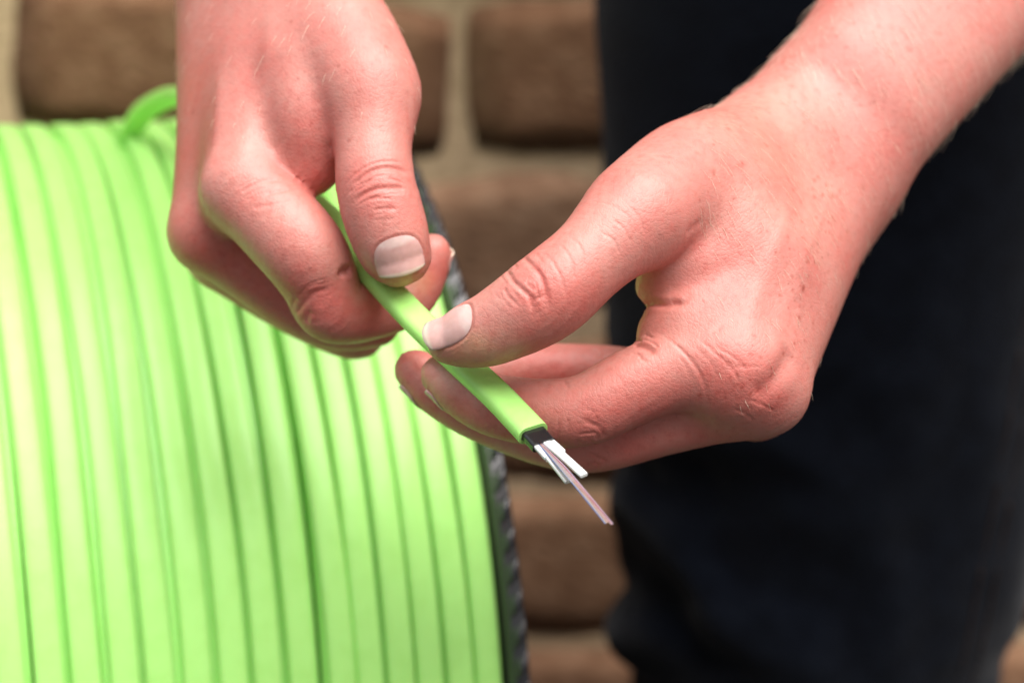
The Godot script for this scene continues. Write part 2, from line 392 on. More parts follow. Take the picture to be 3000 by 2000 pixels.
const LEFT_NAILS := [[[-6.9, 407.4, 18.2], [-20.8, 403.0, 15.5], [-0.164, 0.669, 0.725], 47], [[-13.4, 387.6, -0.6], [-19.8, 391.3, -4.0], [-0.539, -0.827, -0.162], 46], [[-20.2, 383.4, -18.1], [-27.3, 388.8, -20.8], [-0.606, -0.785, -0.128], 46]]
const RIGHT_NAILS := [[[-32.2, 427.0, -13.6], [-29.5, 416.7, -12.9], [0.094, 0.240, 0.966], 47], [[-24.8, 413.7, -39.4], [-21.2, 420.7, -39.3], [0.876, 0.262, -0.404], 48]]
const LEFT_TINTS := [[-10.3, 403.2, 26.1, 9, 1.15, 1.5, 1.2],
	[-2.6, 405.4, 28.3, 9, 1.12, 1.35, 1.2],
	[-17.9, 391.5, 4.3, 7, 1.08, 1.3, 1.25],
	[-9.8, 387.6, 10.8, 5, 1.1, 1.3, 1.25],
	[5.1, 420.0, 29.7, 12, 1.0, 0.76, 0.76],
	[56.4, 397.1, 20.5, 16, 1.0, 0.76, 0.76],
	[17.5, 380.7, 19.6, 12, 1.0, 0.8, 0.8],
	[20.0, 368.0, 3.1, 9, 1, 0.8, 0.8],
	[66.8, 386.1, 15.8, 12, 1.0, 0.76, 0.76],
	[35.8, 410.4, 2.3, 14, 1, 0.88, 0.86],
	[8.5, 410.6, 30.0, 12, 1, 0.82, 0.8],
	[21.2, 419.3, 25.9, 12, 1, 0.85, 0.84],
	[-28.9, 391.6, -15.9, 9, 1, 0.85, 0.85],
	[30.5, 391.5, 19.7, 14, 1.04, 1.1, 1.1],
	[9.6, 387.6, -34.0, 14, 1, 0.85, 0.86],
	[69.5, 452.1, -25.6, 40, 1.05, 1.06, 1.0],
	[-4.4, 384.3, 14.0, 13, 1, 0.84, 0.85],
	[5.3, 385.1, 17.4, 13, 1, 0.86, 0.87],
	[31.5, 374.4, 6.0, 14, 1, 0.85, 0.86],
	[44.9, 376.5, 7.1, 14, 1, 0.86, 0.87],
	[-16.1, 385.7, 6.9, 8, 1, 0.9, 0.9],
	[41.8, 394.0, 18.7, 13, 1, 0.9, 0.9],
	[15.2, 424.0, 28.1, 13, 1, 0.92, 0.92],
	[48.7, 423.4, 4.6, 14, 1, 0.9, 0.9],
	[27.9, 387.2, 20.0, 15, 0.97, 0.82, 0.82],  # this and the next paint shade into the index finger's lower side
	[38.6, 386.4, 16.9, 14, 0.97, 0.84, 0.84],
	[5.1, 405.8, 27.9, 10, 1, 0.82, 0.82],
	[17.0, 415.4, 28.1, 10, 1, 0.84, 0.84]]
const RIGHT_TINTS := [[-31.8, 415.5, -7.1, 8, 1.1, 1.3, 1.0],
	[-25.7, 411.1, -31.1, 7, 1.1, 1.25, 0.95],
	[-39.5, 420.4, -7.9, 6, 1.1, 1.4, 1.25],
	[-41.8, 410.8, -19.9, 6, 1.15, 1.5, 1.35],
	[-49.7, 407.5, -12.2, 12, 1.0, 0.76, 0.76],
	[-35.0, 442.5, -6.5, 12, 1, 0.86, 0.86],
	[-78.1, 438.2, -18.3, 15, 1.04, 1.05, 1.06],
	[-91.6, 422.5, -35.2, 12, 1, 0.82, 0.8],
	[-53.1, 440.0, -25.5, 10, 1, 0.8, 0.8],
	[-55.3, 456.9, -23.7, 16, 1, 0.86, 0.86],
	[-92.5, 463.6, -55.2, 14, 1, 0.85, 0.8],
	[-58.2, 421.2, -8.7, 14, 1, 0.9, 0.9],
	[-71.4, 410.3, -38.5, 14, 1, 0.82, 0.82],
	[-41.9, 402.7, -17.7, 12, 1, 0.84, 0.84],
	[-21.0, 413.2, -33.2, 10, 1, 0.85, 0.85],
	[-91.3, 431.7, -38.3, 18, 0.96, 0.85, 0.83],  # shade painted into the outer side of the hand, here and next line
	[-92.7, 447.0, -47.1, 18, 0.97, 0.87, 0.84],
	[-82.3, 416.6, -35.8, 14, 1, 0.8, 0.8],
	[-56.7, 413.5, -10.4, 12, 1, 0.86, 0.86]]
const CABLE_PATH := [[-152.4, 413.8, -241.8], [-149.3, 424.2, -243.0], [-144.7, 433.1, -238.8], [-135.5, 442.2, -224.4], [-118.6, 449.0, -193.1], [-97.1, 447.3, -141.6], [-71.6, 436.4, -78.0], [-52.1, 426.0, -47.1], [-45.7, 420.3, -35.7], [-34.7, 411.6, -20.5], [-23.5, 403.2, -6.0], [-13.4, 396.3, 5.2], [-4.1, 390.0, 15.7], [0.9, 386.3, 22.1], [5.3, 383.1, 28.5]]
const FLAT_UP := Vector3(0.366, 0.531, 0.763)
const STRIPS := [[[17.6, 376.9, 45.1], 0.7, 1.3], [[13.8, 375.1, 44.5], -1.35, 1.15]]  # tip, place across the tube, width
const RIBBON_TIP := [23.2, 369.3, 61.0]
const RIBBON_UP := [0.35, 0.52, 0.78]
# ---------------------------------------------------------------- ground and wall
func make_ground() -> void:
	var m := plain(srgb(0.06, 0.055, 0.048), 0.9, 0.3)
	m.albedo_texture = noise_map(FastNoiseLite.TYPE_SIMPLEX_SMOOTH, 0.02, [[0.0, Color(0.7, 0.7, 0.7)], [1.0, Color(1, 1, 1)]])
	triplanar(m, 2.0)
	var plane := PlaneMesh.new()
	plane.size = Vector2(30, 30)
	var o := part("ground", plane, m, self)
	o.set_meta("kind", "structure")
	o.set_meta("label", "grey brown paved ground in front of the brick wall")

func brick_mesh(seed_: int) -> ArrayMesh:
	var n := FastNoiseLite.new()
	n.seed = seed_
	n.frequency = 14.0
	var w := 0.240
	var h := 0.0835
	var nx := 9
	var ny := 5
	var verts := PackedVector3Array()
	var tris := PackedInt32Array()
	for j in ny + 1:
		for i in nx + 1:
			var u := float(i) / nx * 2.0 - 1.0
			var v := float(j) / ny * 2.0 - 1.0
			var edge := maxf(pow(absf(u), 20.0), pow(absf(v), 12.0))
			var x := u * w / 2 + n.get_noise_2d(v * 0.2, 3.0 + u * 0.1) * 0.003 * absf(u)
			var y := v * h / 2 + n.get_noise_2d(u * 0.25, 7.0 + v) * 0.004 * absf(v)
			x -= u * pow(absf(v), 7.0) * 0.003
			y -= v * pow(absf(u), 14.0) * 0.004
			verts.append(Vector3(x, y, -0.003 * edge + n.get_noise_2d(u * 0.12, v * 0.08) * 0.002))
	for j in ny:
		for i in nx:
			var a := j * (nx + 1) + i
			tris.append_array(PackedInt32Array([a, a + nx + 2, a + 1, a, a + nx + 1, a + nx + 2]))
	# sides run back into the wall
	var rim := PackedInt32Array()
	for i in nx + 1: rim.append(i)
	for j in range(1, ny + 1): rim.append(j * (nx + 1) + nx)
	for i in range(nx - 1, -1, -1): rim.append(ny * (nx + 1) + i)
	for j in range(ny - 1, 0, -1): rim.append(j * (nx + 1))
	var first := verts.size()
	for k in rim: verts.append(Vector3(verts[k].x, verts[k].y, -0.06))
	for k in rim.size():
		var a := rim[k]
		var b := rim[(k + 1) % rim.size()]
		var c := first + k
		var d := first + (k + 1) % rim.size()
		tris.append_array(PackedInt32Array([a, b, d, a, d, c]))
	return array_mesh(verts, normals_of(verts, tris), tris)

func make_wall() -> void:
	var wall := Node3D.new()
	wall.name = "brick_wall"
	wall.position = Vector3(0, 0, -0.570)
	add_child(wall)
	wall.set_meta("label", "brown brick wall with wide sandy mortar joints behind the reel")
	wall.set_meta("category", "wall")
	var mortar := plain(srgb(0.64, 0.46, 0.29), 0.95, 0.2)
	mortar.albedo_texture = noise_map(FastNoiseLite.TYPE_SIMPLEX_SMOOTH, 0.03, [[0.0, Color(0.84, 0.83, 0.81)], [0.5, Color(0.9, 0.9, 0.9)], [1.0, Color(1, 1, 1)]], 512, 5, 5)
	mortar.heightmap_enabled = true
	mortar.heightmap_texture = noise_map(FastNoiseLite.TYPE_SIMPLEX_SMOOTH, 0.05, [], 512, 5, 8)
	mortar.heightmap_scale = 0.1
	triplanar(mortar, 5.0)
	var back := BoxMesh.new()
	back.size = Vector3(3.3, 1.7, 0.10)
	var bed := part("mortar", back, mortar, wall)
	bed.position = Vector3(0, 0.85, -0.0550)
	var looks: Array[StandardMaterial3D] = []
	var tones := [[0.285, 0.155, 0.092], [0.26, 0.136, 0.078], [0.31, 0.178, 0.112], [0.25, 0.134, 0.080], [0.28, 0.160, 0.098]]
	for k in tones.size():
		var m := plain(srgb(tones[k][0], tones[k][1], tones[k][2]), 0.92, 0.25)
		m.albedo_texture = noise_map(FastNoiseLite.TYPE_SIMPLEX_SMOOTH, 0.018, [[0.0, Color(0.78, 0.77, 0.76)], [0.45, Color(0.88, 0.87, 0.85)], [0.75, Color(0.95, 0.97, 0.97)], [1.0, Color(1, 1, 1)]], 512, 5, 20 + k)
		m.heightmap_enabled = true
		m.heightmap_texture = mortar.heightmap_texture
		m.heightmap_scale = 0.12
		triplanar(m, 5.0)
		looks.append(m)
	var shapes: Array[ArrayMesh] = []
	for k in 6:
		shapes.append(brick_mesh(40 + k))
	var r := RandomNumberGenerator.new()
	r.seed = 77
	for row in range(-4, 13):
		var y := 0.3798 + 0.0467 + (row - 0) * 0.0933   # row 0 stands on the joint above the thumb
		if y < 0.03 or y > 1.62:
			continue
		for col in range(-6, 7):
			var x := -0.0318 + 0.125 + col * 0.25 + (0.125 if posmod(row, 2) == 1 else 0.0)
			var turn := r.randf_range(-0.012, 0.012)
			var lift := r.randf_range(-0.003, 0.003)
			if row == 0 and col == -1: turn = -0.09; lift = 0.006
			if row == 0 and col == 0: turn = 0.03; lift = 0.004
			if row == -1 and col == -1: turn = 0.10; lift = -0.006
			var b := part("brick", shapes[r.randi() % 6], looks[r.randi() % 5], wall)
			b.position = Vector3(x + r.randf_range(-0.003, 0.003), y + lift, r.randf_range(-0.002, 0.002))
			b.rotation = Vector3(r.randf_range(-0.02, 0.02), r.randf_range(-0.012, 0.012), turn)
			if r.randf() < 0.5:
				b.rotation.z += PI

# ---------------------------------------------------------------- reel
const REEL_AT := Vector3(-0.0644, 0.22015, -0.2988)
const REEL_TURN := 0.3293
const REEL_R := 0.2116

func cable_green() -> StandardMaterial3D:
	var m := plain(srgb(0.415, 0.82, 0.21), 0.34, 0.42)
	m.albedo_texture = noise_map(FastNoiseLite.TYPE_SIMPLEX_SMOOTH, 0.012, [[0.0, Color(0.97, 0.98, 0.95)], [0.6, Color(1, 1, 1)], [1.0, Color(1, 1, 1)]], 256, 4, 31)
	m.heightmap_enabled = true
	m.heightmap_texture = noise_map(FastNoiseLite.TYPE_SIMPLEX_SMOOTH, 0.06, [], 256, 3, 33)
	m.heightmap_scale = 0.006
	m.subsurf_scatter_enabled = true
	m.subsurf_scatter_strength = 0.08
	triplanar(m, 30.0)
	return m

func ring_turn(x: float, radius: float, width: float, thick: float, wob: FastNoiseLite, lane: float, steps := 150) -> ArrayMesh:
	var line := PackedVector3Array()
	var across := PackedVector3Array()
	var up := PackedVector3Array()
	for i in steps:
		var a := TAU * i / steps
		var out := Vector3(0, sin(a), cos(a))
		var side := wob.get_noise_3d(cos(a) * 0.6, sin(a) * 0.6, lane) * 0.0016
		var rise := wob.get_noise_3d(cos(a), sin(a), lane + 50.0) * 0.0008
		line.append(Vector3(x + side, 0, 0) + out * (radius - thick / 2 + rise))
		var lean := wob.get_noise_3d(cos(a) * 0.7, sin(a) * 0.7, lane + 90.0) * 0.10
		up.append((out + Vector3(lean, 0, 0)).normalized())
		across.append(Vector3(-1, 0, 0) * cos(lean) + out * sin(lean))
	return sweep(line, across, up, rounded(width, thick, 0.0019, 3), PackedFloat32Array(), true)

func make_reel() -> void:
	var reel := thing("cable_reel", "large black plastic reel wound with bright lime green flat cable", "cable reel", REEL_AT)
	reel.rotation.y = REEL_TURN
	var green := cable_green()
	var black := plain(srgb(0.022, 0.022, 0.025), 0.26, 0.6)
	black.heightmap_enabled = true
	black.heightmap_texture = noise_map(FastNoiseLite.TYPE_SIMPLEX_SMOOTH, 0.08, [], 256, 3, 61)
	black.heightmap_scale = 0.01
	triplanar(black, 20.0)
	var wob := FastNoiseLite.new()
	wob.seed = 9
	wob.frequency = 1.2
	wob.fractal_octaves = 2
	# upper layer: one mesh for each turn of the cable, from the far flange to the near one
	var steps := [9.7, 9.8, 10.0, 9.8, 10.1, 12.6, 11.2, 10.9, 11.4, 11.2, 11.6, 10.4, 12.4, 10.6, 10.8, 10.6, 10.9, 10.2, 10.6, 11.6, 10.4, 10.2, 10.4, 11.2, 10.4, 10.4, 10.4]
	var x := -0.0102
	for k in steps.size():
		part("cable_turn", ring_turn(x, REEL_R, 0.0092, 0.0045, wob, k * 7.3), green, reel)
		x -= steps[k] * 0.001
	# lower layers show between the turns
	var st := SurfaceTool.new()
	st.begin(Mesh.PRIMITIVE_TRIANGLES)
	var y := -0.0058
	while y > -0.298:
		var m := ring_turn(y - 0.0052, REEL_R - 0.0042, 0.00985, 0.0045, wob, 300.0 + y * 900.0, 96)
		st.append_from(m, 0, Transform3D.IDENTITY)
		y -= 0.0099
	var inner := part("lower_winding", st.commit(), green, reel)
	inner.set_meta("label", "lower layer of lime green cable seen in the gaps between turns")
	for side in 2:
		var fx := -0.0044 if side == 0 else -0.2995
		var dir := 1.0 if side == 0 else -1.0
		var prof := PackedVector2Array([Vector2(0.0, 0.03), Vector2(0.0, 0.2135), Vector2(0.0005, 0.2150), Vector2(0.0014, 0.2168), Vector2(0.0056, 0.2178), Vector2(0.0064, 0.2165), Vector2(0.0064, 0.2100), Vector2(0.0045, 0.2080), Vector2(0.0045, 0.03)])
		var s2 := SurfaceTool.new()
		s2.begin(Mesh.PRIMITIVE_TRIANGLES)
		var n := 180
		for i in n:
			var a0 := TAU * i / n
			var a1 := TAU * (i + 1) / n
			for k in prof.size():
				s2.set_smooth_group(k)
				var p := prof[k]
				var q := prof[(k + 1) % prof.size()]
				var pts := [Vector3(fx + dir * p.x, sin(a0) * p.y, cos(a0) * p.y), Vector3(fx + dir * q.x, sin(a0) * q.y, cos(a0) * q.y), Vector3(fx + dir * q.x, sin(a1) * q.y, cos(a1) * q.y), Vector3(fx + dir * p.x, sin(a1) * p.y, cos(a1) * p.y)]
				for w in ([0, 1, 2, 0, 2, 3] if side == 1 else [0, 2, 1, 0, 3, 2]):
					s2.add_vertex(pts[w])
		s2.generate_normals()
		var flange := part("flange", s2.commit(), black, reel)
		if side == 1:
			continue
		# rounded ribs stand on the rim all the way round
		var rib := rib_mesh()
		for i in 132:
			var a := TAU * i / 132.0
			var o := part("rib", rib, black, flange)
			o.basis = Basis(Vector3(1, 0, 0), -a) * Basis(Vector3(0, 0, 1), 0.0)
			o.position = Vector3(fx + 0.0040, sin(a) * 0.2170, cos(a) * 0.2170)
	# core that carries the winding
	var core := CylinderMesh.new()
	core.top_radius = 0.19
	core.bottom_radius = 0.19
	core.height = 0.2930
	core.radial_segments = 64
	var c := part("core", core, black, reel)
	c.rotation.z = PI / 2
	c.position.x = -0.1515

func rib_mesh() -> ArrayMesh:
	# a slanted lozenge, 5 mm across the rim, rounded on top; z points outwards, y along the rim
	var verts := PackedVector3Array()
	var tris := PackedInt32Array()
	var nx := 6
	var ny := 6
	for j in ny + 1:
		for i in nx + 1:
			var u := float(i) / nx * 2.0 - 1.0
			var v := float(j) / ny * 2.0 - 1.0
			var h := maxf(0.0, (1.0 - pow(absf(u), 3.0)) * (1.0 - v * v))
			verts.append(Vector3(u * 0.0025, v * 0.0040 + u * 0.0022, -0.0008 + 0.0034 * sqrt(h)))
	for j in ny:
		for i in nx:
			var a := j * (nx + 1) + i
			tris.append_array(PackedInt32Array([a, a + nx + 2, a + 1, a, a + nx + 1, a + nx + 2]))
	return array_mesh(verts, normals_of(verts, tris), tris)
# ---------------------------------------------------------------- person
func make_person() -> void:
	var person := thing("person", "bare forearms and hands gripping a green cable, dark jeans behind", "person", Vector3.ZERO)
	var all_v := PackedVector3Array()
	var all_n := PackedVector3Array()
	var all_c := PackedColorArray()
	var all_t := PackedInt32Array()
	var nails := []
	var hair := SurfaceTool.new()
	hair.begin(Mesh.PRIMITIVE_TRIANGLES)
	for side in 2:
		var t0 := Time.get_ticks_msec()
		if side == 0:
			begin_arm(LEFT_PALM, LEFT_FINGERS, 0.013)
		else:
			begin_arm(RIGHT_PALM, RIGHT_FINGERS, 0.011)
		var made := mesh_arm(0.0016)
		var verts: PackedVector3Array = made[0]
		var tris: PackedInt32Array = made[1]
		verts = relax(verts, tris, 3, 0.5)
		made = refine(verts, tris, PackedByteArray())
		verts = relax(made[0], made[1], 2, 0.5)
		tris = made[1]
		var wrinkles: Array = (LEFT_WRINKLES if side == 0 else RIGHT_WRINKLES).duplicate()
		var nail_folds := []
		for n in (LEFT_NAILS if side == 0 else RIGHT_NAILS):
			var nail := nail_patch(n)
			nails.append(nail.mesh)
			nail_folds.append([0.5, 0.28] + nail.border)
		# finer triangles beside the folds
		var bins := bins_of(verts, 0.004)
		var marks := PackedByteArray()
		marks.resize(verts.size())
		for w in wrinkles + nail_folds:
			if w[0] > 1.5:
				continue
			for p in curve_points(w):
				for i in near(bins, 0.004, p - Vector3.ONE * 0.0025, p + Vector3.ONE * 0.0025):
					marks[i] = 1
		made = refine(verts, tris, marks)
		verts = made[0]
		tris = made[1]
		verts = fold_skin(verts, tris, wrinkles)
		verts = fold_skin(verts, tris, nail_folds, 0.3)
		var normal := normals_of(verts, tris)
		var colors := skin_colors(verts, normal, side)
		grow_hair(hair, verts, normal, side)
		var first := all_v.size()
		all_v.append_array(verts)
		all_n.append_array(normal)
		all_c.append_array(colors)
		for i in tris:
			all_t.append(i + first)
		print("arm ", side, ": ", verts.size(), " vertices, ", Time.get_ticks_msec() - t0, " ms")
	var skin := skin_look()
	var body := part("body", array_mesh(all_v, all_n, all_t, all_c), skin, person)
	body.set_meta("label", "bare pink skinned forearms and hands with freckles")
	var nail_look := plain(Color(1, 1, 1), 0.22, 0.5)
	nail_look.vertex_color_use_as_albedo = true
	nail_look.subsurf_scatter_enabled = true
	nail_look.subsurf_scatter_strength = 0.15
	nail_look.albedo_texture = noise_map(FastNoiseLite.TYPE_SIMPLEX_SMOOTH, 0.02, [[0.0, Color(0.93, 0.91, 0.90)], [1.0, Color(1, 1, 1)]], 256, 3, 71)
	triplanar(nail_look, 60.0)
	for m in nails:
		part("fingernail", m, nail_look, body)
	hair.generate_normals()
	var hl := plain(srgb(0.90, 0.74, 0.58), 0.35, 0.5)
	var h := part("arm_hair", hair.commit(), hl, person)
	h.set_meta("kind", "stuff")
	h.set_meta("label", "fine fair hair on the forearms and hands")
	make_jeans(person)

func skin_look() -> StandardMaterial3D:
	var m := StandardMaterial3D.new()
	m.vertex_color_use_as_albedo = true
	m.roughness = 0.45
	m.metallic_specular = 0.5
	m.subsurf_scatter_enabled = true
	m.subsurf_scatter_strength = 0.07
	m.subsurf_scatter_skin_mode = true
	m.albedo_texture = noise_map(FastNoiseLite.TYPE_SIMPLEX_SMOOTH, 0.02, [[0.0, Color(0.93, 0.86, 0.85)], [0.4, Color(0.985, 0.965, 0.96)], [1.0, Color(1, 1, 1)]], 512, 5, 81)
	m.heightmap_enabled = true
	m.heightmap_texture = skin_relief()
	m.heightmap_scale = 0.0065
	triplanar(m, 36.0)
	return m

# fine diamond-shaped skin lines: borders of small cells with pores between, one tile covers 36 mm
func skin_relief() -> ImageTexture:
	var side := 768
	var big := FastNoiseLite.new()
	big.noise_type = FastNoiseLite.TYPE_CELLULAR
	big.cellular_return_type = FastNoiseLite.RETURN_DISTANCE2_SUB
	big.fractal_type = FastNoiseLite.FRACTAL_NONE
	big.frequency = 0.030
	big.seed = 4
	var small := big.duplicate()
	small.frequency = 0.075
	small.seed = 5
	var a := big.get_seamless_image(side, side, false, false, 0.15, true)
	var b: Image = small.get_seamless_image(side, side, false, false, 0.15, true)
	a.convert(Image.FORMAT_RF)
	b.convert(Image.FORMAT_RF)
	var fa := a.get_data().to_float32_array()
	var fb := b.get_data().to_float32_array()
	var out := PackedFloat32Array()
	out.resize(fa.size())
	for i in fa.size():
		out[i] = 0.6 * minf(fa[i] * 3.2, 1.0) + 0.4 * minf(fb[i] * 3.0, 1.0)
	return ImageTexture.create_from_image(Image.create_from_data(side, side, false, Image.FORMAT_RF, out.to_byte_array()))

# centre (mm), reach (mm), linear colour factor: knuckles and finger tips are redder, skin that is pressed is paler, two sides have shade painted in
func skin_colors(verts: PackedVector3Array, normal: PackedVector3Array, side: int) -> PackedColorArray:
	var n := FastNoiseLite.new()
	n.seed = 15 + side
	n.frequency = 38.0
	n.fractal_octaves = 4
	var fine := FastNoiseLite.new()
	fine.seed = 25 + side
	fine.frequency = 330.0
	fine.fractal_octaves = 2
	var colors := PackedColorArray()
	colors.resize(verts.size())
	var base := Vector3(0.585, 0.228, 0.190)
	for i in verts.size():
		var k := n.get_noise_3dv(verts[i])
		var f := fine.get_noise_3dv(verts[i])
		var c := base * (1.0 + 0.05 * f) 
		c.y *= 1.0 - 0.26 * k - 0.12 * f
		c.z *= 1.0 - 0.26 * k - 0.12 * f
		colors[i] = Color(c.x, c.y, c.z)
	var bins := bins_of(verts, 0.004)
	for blob in (LEFT_TINTS if side == 0 else RIGHT_TINTS):
		var at := mm(blob)
		var reach: float = blob[3] * 0.001
		for i in near(bins, 0.004, at - Vector3.ONE * reach, at + Vector3.ONE * reach):
			var d := verts[i].distance_to(at) / reach
			if d < 1.0:
				var s := (1.0 - d * d) * (1.0 - d * d) * (1.0 + 0.5 * n.get_noise_3dv(verts[i] * 3.0))
				var c := colors[i]
				colors[i] = Color(c.r * lerpf(1.0, blob[4], s), c.g * lerpf(1.0, blob[5], s), c.b * lerpf(1.0, blob[6], s))
	# freckles and pores on the backs of the hands and on the forearms
	var r := RandomNumberGenerator.new()
	r.seed = 5 + side
	for k in (3800 if side == 0 else 1100):
		var i := r.randi() % verts.size()
		var p := verts[i]
		if normal[i].z < -0.2 or not on_back(p, side):
			continue
		var size := r.randf_range(0.0003, 0.00065)
		var dark := pow(r.randf(), 1.4) * 0.5 + 0.08
		for j in near(bins, 0.004, p - Vector3.ONE * 0.002, p + Vector3.ONE * 0.002):
			var d := verts[j].distance_to(p) / size
			if d < 1.6:
				var s := dark * exp(-d * d)
				var c := colors[j]
				colors[j] = Color(c.r * (1.0 - 0.55 * s), c.g * (1.0 - 0.9 * s), c.b * (1.0 - s))
	return colors

# true on the back of the hand and the forearm, false on fingers and thumb
func on_back(p: Vector3, side: int) -> bool:
	return p.x > 0.048 and p.y > 0.388 if side == 0 else p.y > 0.452

func grow_hair(st: SurfaceTool, verts: PackedVector3Array, normal: PackedVector3Array, side: int) -> void:
	var r := RandomNumberGenerator.new()
	r.seed = 95 + side
	var wanted := 3200 if side == 0 else 700
	var tries := 0
	while wanted > 0 and tries < 60000:
		tries += 1
		var i := r.randi() % verts.size()
		var p := verts[i]
		var n := normal[i]
		if n.z < -0.55 or not on_back(p, side):
			continue
		var up := clampf((p.y - 0.40) / 0.07, 0.0, 1.0) if side == 0 else clampf((p.y - 0.45) / 0.05, 0.0, 1.0) * 0.6
		if r.randf() > 0.12 + 0.88 * up:
			continue
		wanted -= 1
		# hair lies along the arm towards the hand's outer side
		var lie := (Vector3(0.42, -0.85, 0.15) if side == 0 else Vector3(-0.25, -0.9, 0.2)) + Vector3(r.randf_range(-0.22, 0.22), r.randf_range(-0.22, 0.22), r.randf_range(-0.22, 0.22))
		lie = (lie - n * lie.dot(n)).normalized()
		var length := r.randf_range(0.0025, 0.0058) * (0.6 + 0.8 * up)
		var thick := r.randf_range(0.000027, 0.000045)
		var line := PackedVector3Array()
		var lift := r.randf_range(0.15, 0.55)
		for k in 5:
			var t := k / 4.0
			line.append(p + (lie * t + n * (lift * t * (1.0 - 0.55 * t))) * length - n * 0.0001)
		var f := frames(line, n)
		var tri := PackedVector2Array([Vector2(1, 0), Vector2(-0.5, 0.87), Vector2(-0.5, -0.87)])
		sweep_into(st, line, f[0], f[1], tri, PackedFloat32Array([thick, thick, thick * 0.9, thick * 0.7, thick * 0.3]))

# nail: axis from root to tip inside the finger, outward direction, half angle in degrees, length of free edge
func nail_patch(d: Array) -> Dictionary:
	var root := mm(d[0])
	var tip := mm(d[1])
	var axis := (tip - root).normalized()
	var out := Vector3(d[2][0], d[2][1], d[2][2])
	out = (out - axis * out.dot(axis)).normalized()
	var side := axis.cross(out)
	var half := deg_to_rad(d[3])
	var nu := 14
	var nv := 14
	var verts := PackedVector3Array()
	var tris := PackedInt32Array()
	var border := []
	var tint := PackedColorArray()
	for layer in 2:
		for j in nu + 1:
			for i in nv + 1:
				var v := float(i) / nv * 2.0 - 1.0
				var s := float(j) / nu
				var u := lerpf(0.24 * v * v * v * v + 0.17 * v * v, 1.0 - 0.10 * v * v, s)
				var w := half * (0.90 + 0.10 * sin(s * PI * 0.8))
				var dir := out * cos(v * w) + side * sin(v * w)
				var held := minf(u, 0.62)
				var c := root + (tip - root) * held
				var r := 0.003
				for k in 24:
					var g := skin_distance(c + dir * r, all_segs)
					r -= g * 0.9
				var beyond := u - held
				var p := root + (tip - root) * u + dir * (r - beyond * beyond * 0.003)
				var crown := 0.00011 - 0.00030 * pow(absf(v), 6.0) - 0.00022 * pow(1.0 - s, 8.0)
				p += dir * (crown - (0.0005 if layer == 1 else 0.0))
				verts.append(p)
				# pink bed, pale half moon at the root, ivory free edge
				var moon := smoothstep(0.30, 0.22, s + 0.5 * v * v)
				var free := smoothstep(0.90, 0.935, s + 0.03 * v * v)
				var c3 := Vector3(0.76, 0.43, 0.39).lerp(Vector3(0.79, 0.54, 0.49), moon).lerp(Vector3(0.76, 0.60, 0.48), free)
				tint.append(Color(c3.x, c3.y, c3.z))
				if layer == 0 and (i == 0 or i == nv or j == 0):
					border.append([p * 1000.0, i, j])
	var m := nv + 1
	var total := m * (nu + 1)
	for j in nu:
		for i in nv:
			var a := j * m + i
			tris.append_array(PackedInt32Array([a, a + 1, a + m + 1, a, a + m + 1, a + m]))
			a += total
			tris.append_array(PackedInt32Array([a, a + m + 1, a + 1, a, a + m, a + m + 1]))
	for i in nv:
		var a := nu * m + i
		tris.append_array(PackedInt32Array([a, a + 1, a + 1 + total, a, a + 1 + total, a + total]))
	for j in nu:
		for e in [0, nv]:
			var a: int = j * m + e
			tris.append_array(PackedInt32Array([a, a + m, a + m + total, a, a + m + total, a + total]) if e == 0 else PackedInt32Array([a, a + m + total, a + m, a, a + total, a + m + total]))
	# border from the tip down one side, round the root and up the other
	var left := []
	var root_side := []
	var right := []
	for b in border:
		if b[2] == 0:
			root_side.append(b[0])
		elif b[1] == 0:
			left.append(b[0])
		else:
			right.append(b[0])
	left.reverse()
	var line := []
	for q in left.slice(2) + root_side + right.slice(0, right.size() - 2):
		line.append([q.x, q.y, q.z])
	var nn := normals_of(verts, tris)
	if nn[nu / 2 * m + nv / 2].dot(out) < 0.0:
		for t in range(0, tris.size(), 3):
			var x := tris[t + 1]
			tris[t + 1] = tris[t + 2]
			tris[t + 2] = x
		nn = normals_of(verts, tris)
	return {"mesh": array_mesh(verts, nn, tris, tint), "border": line}

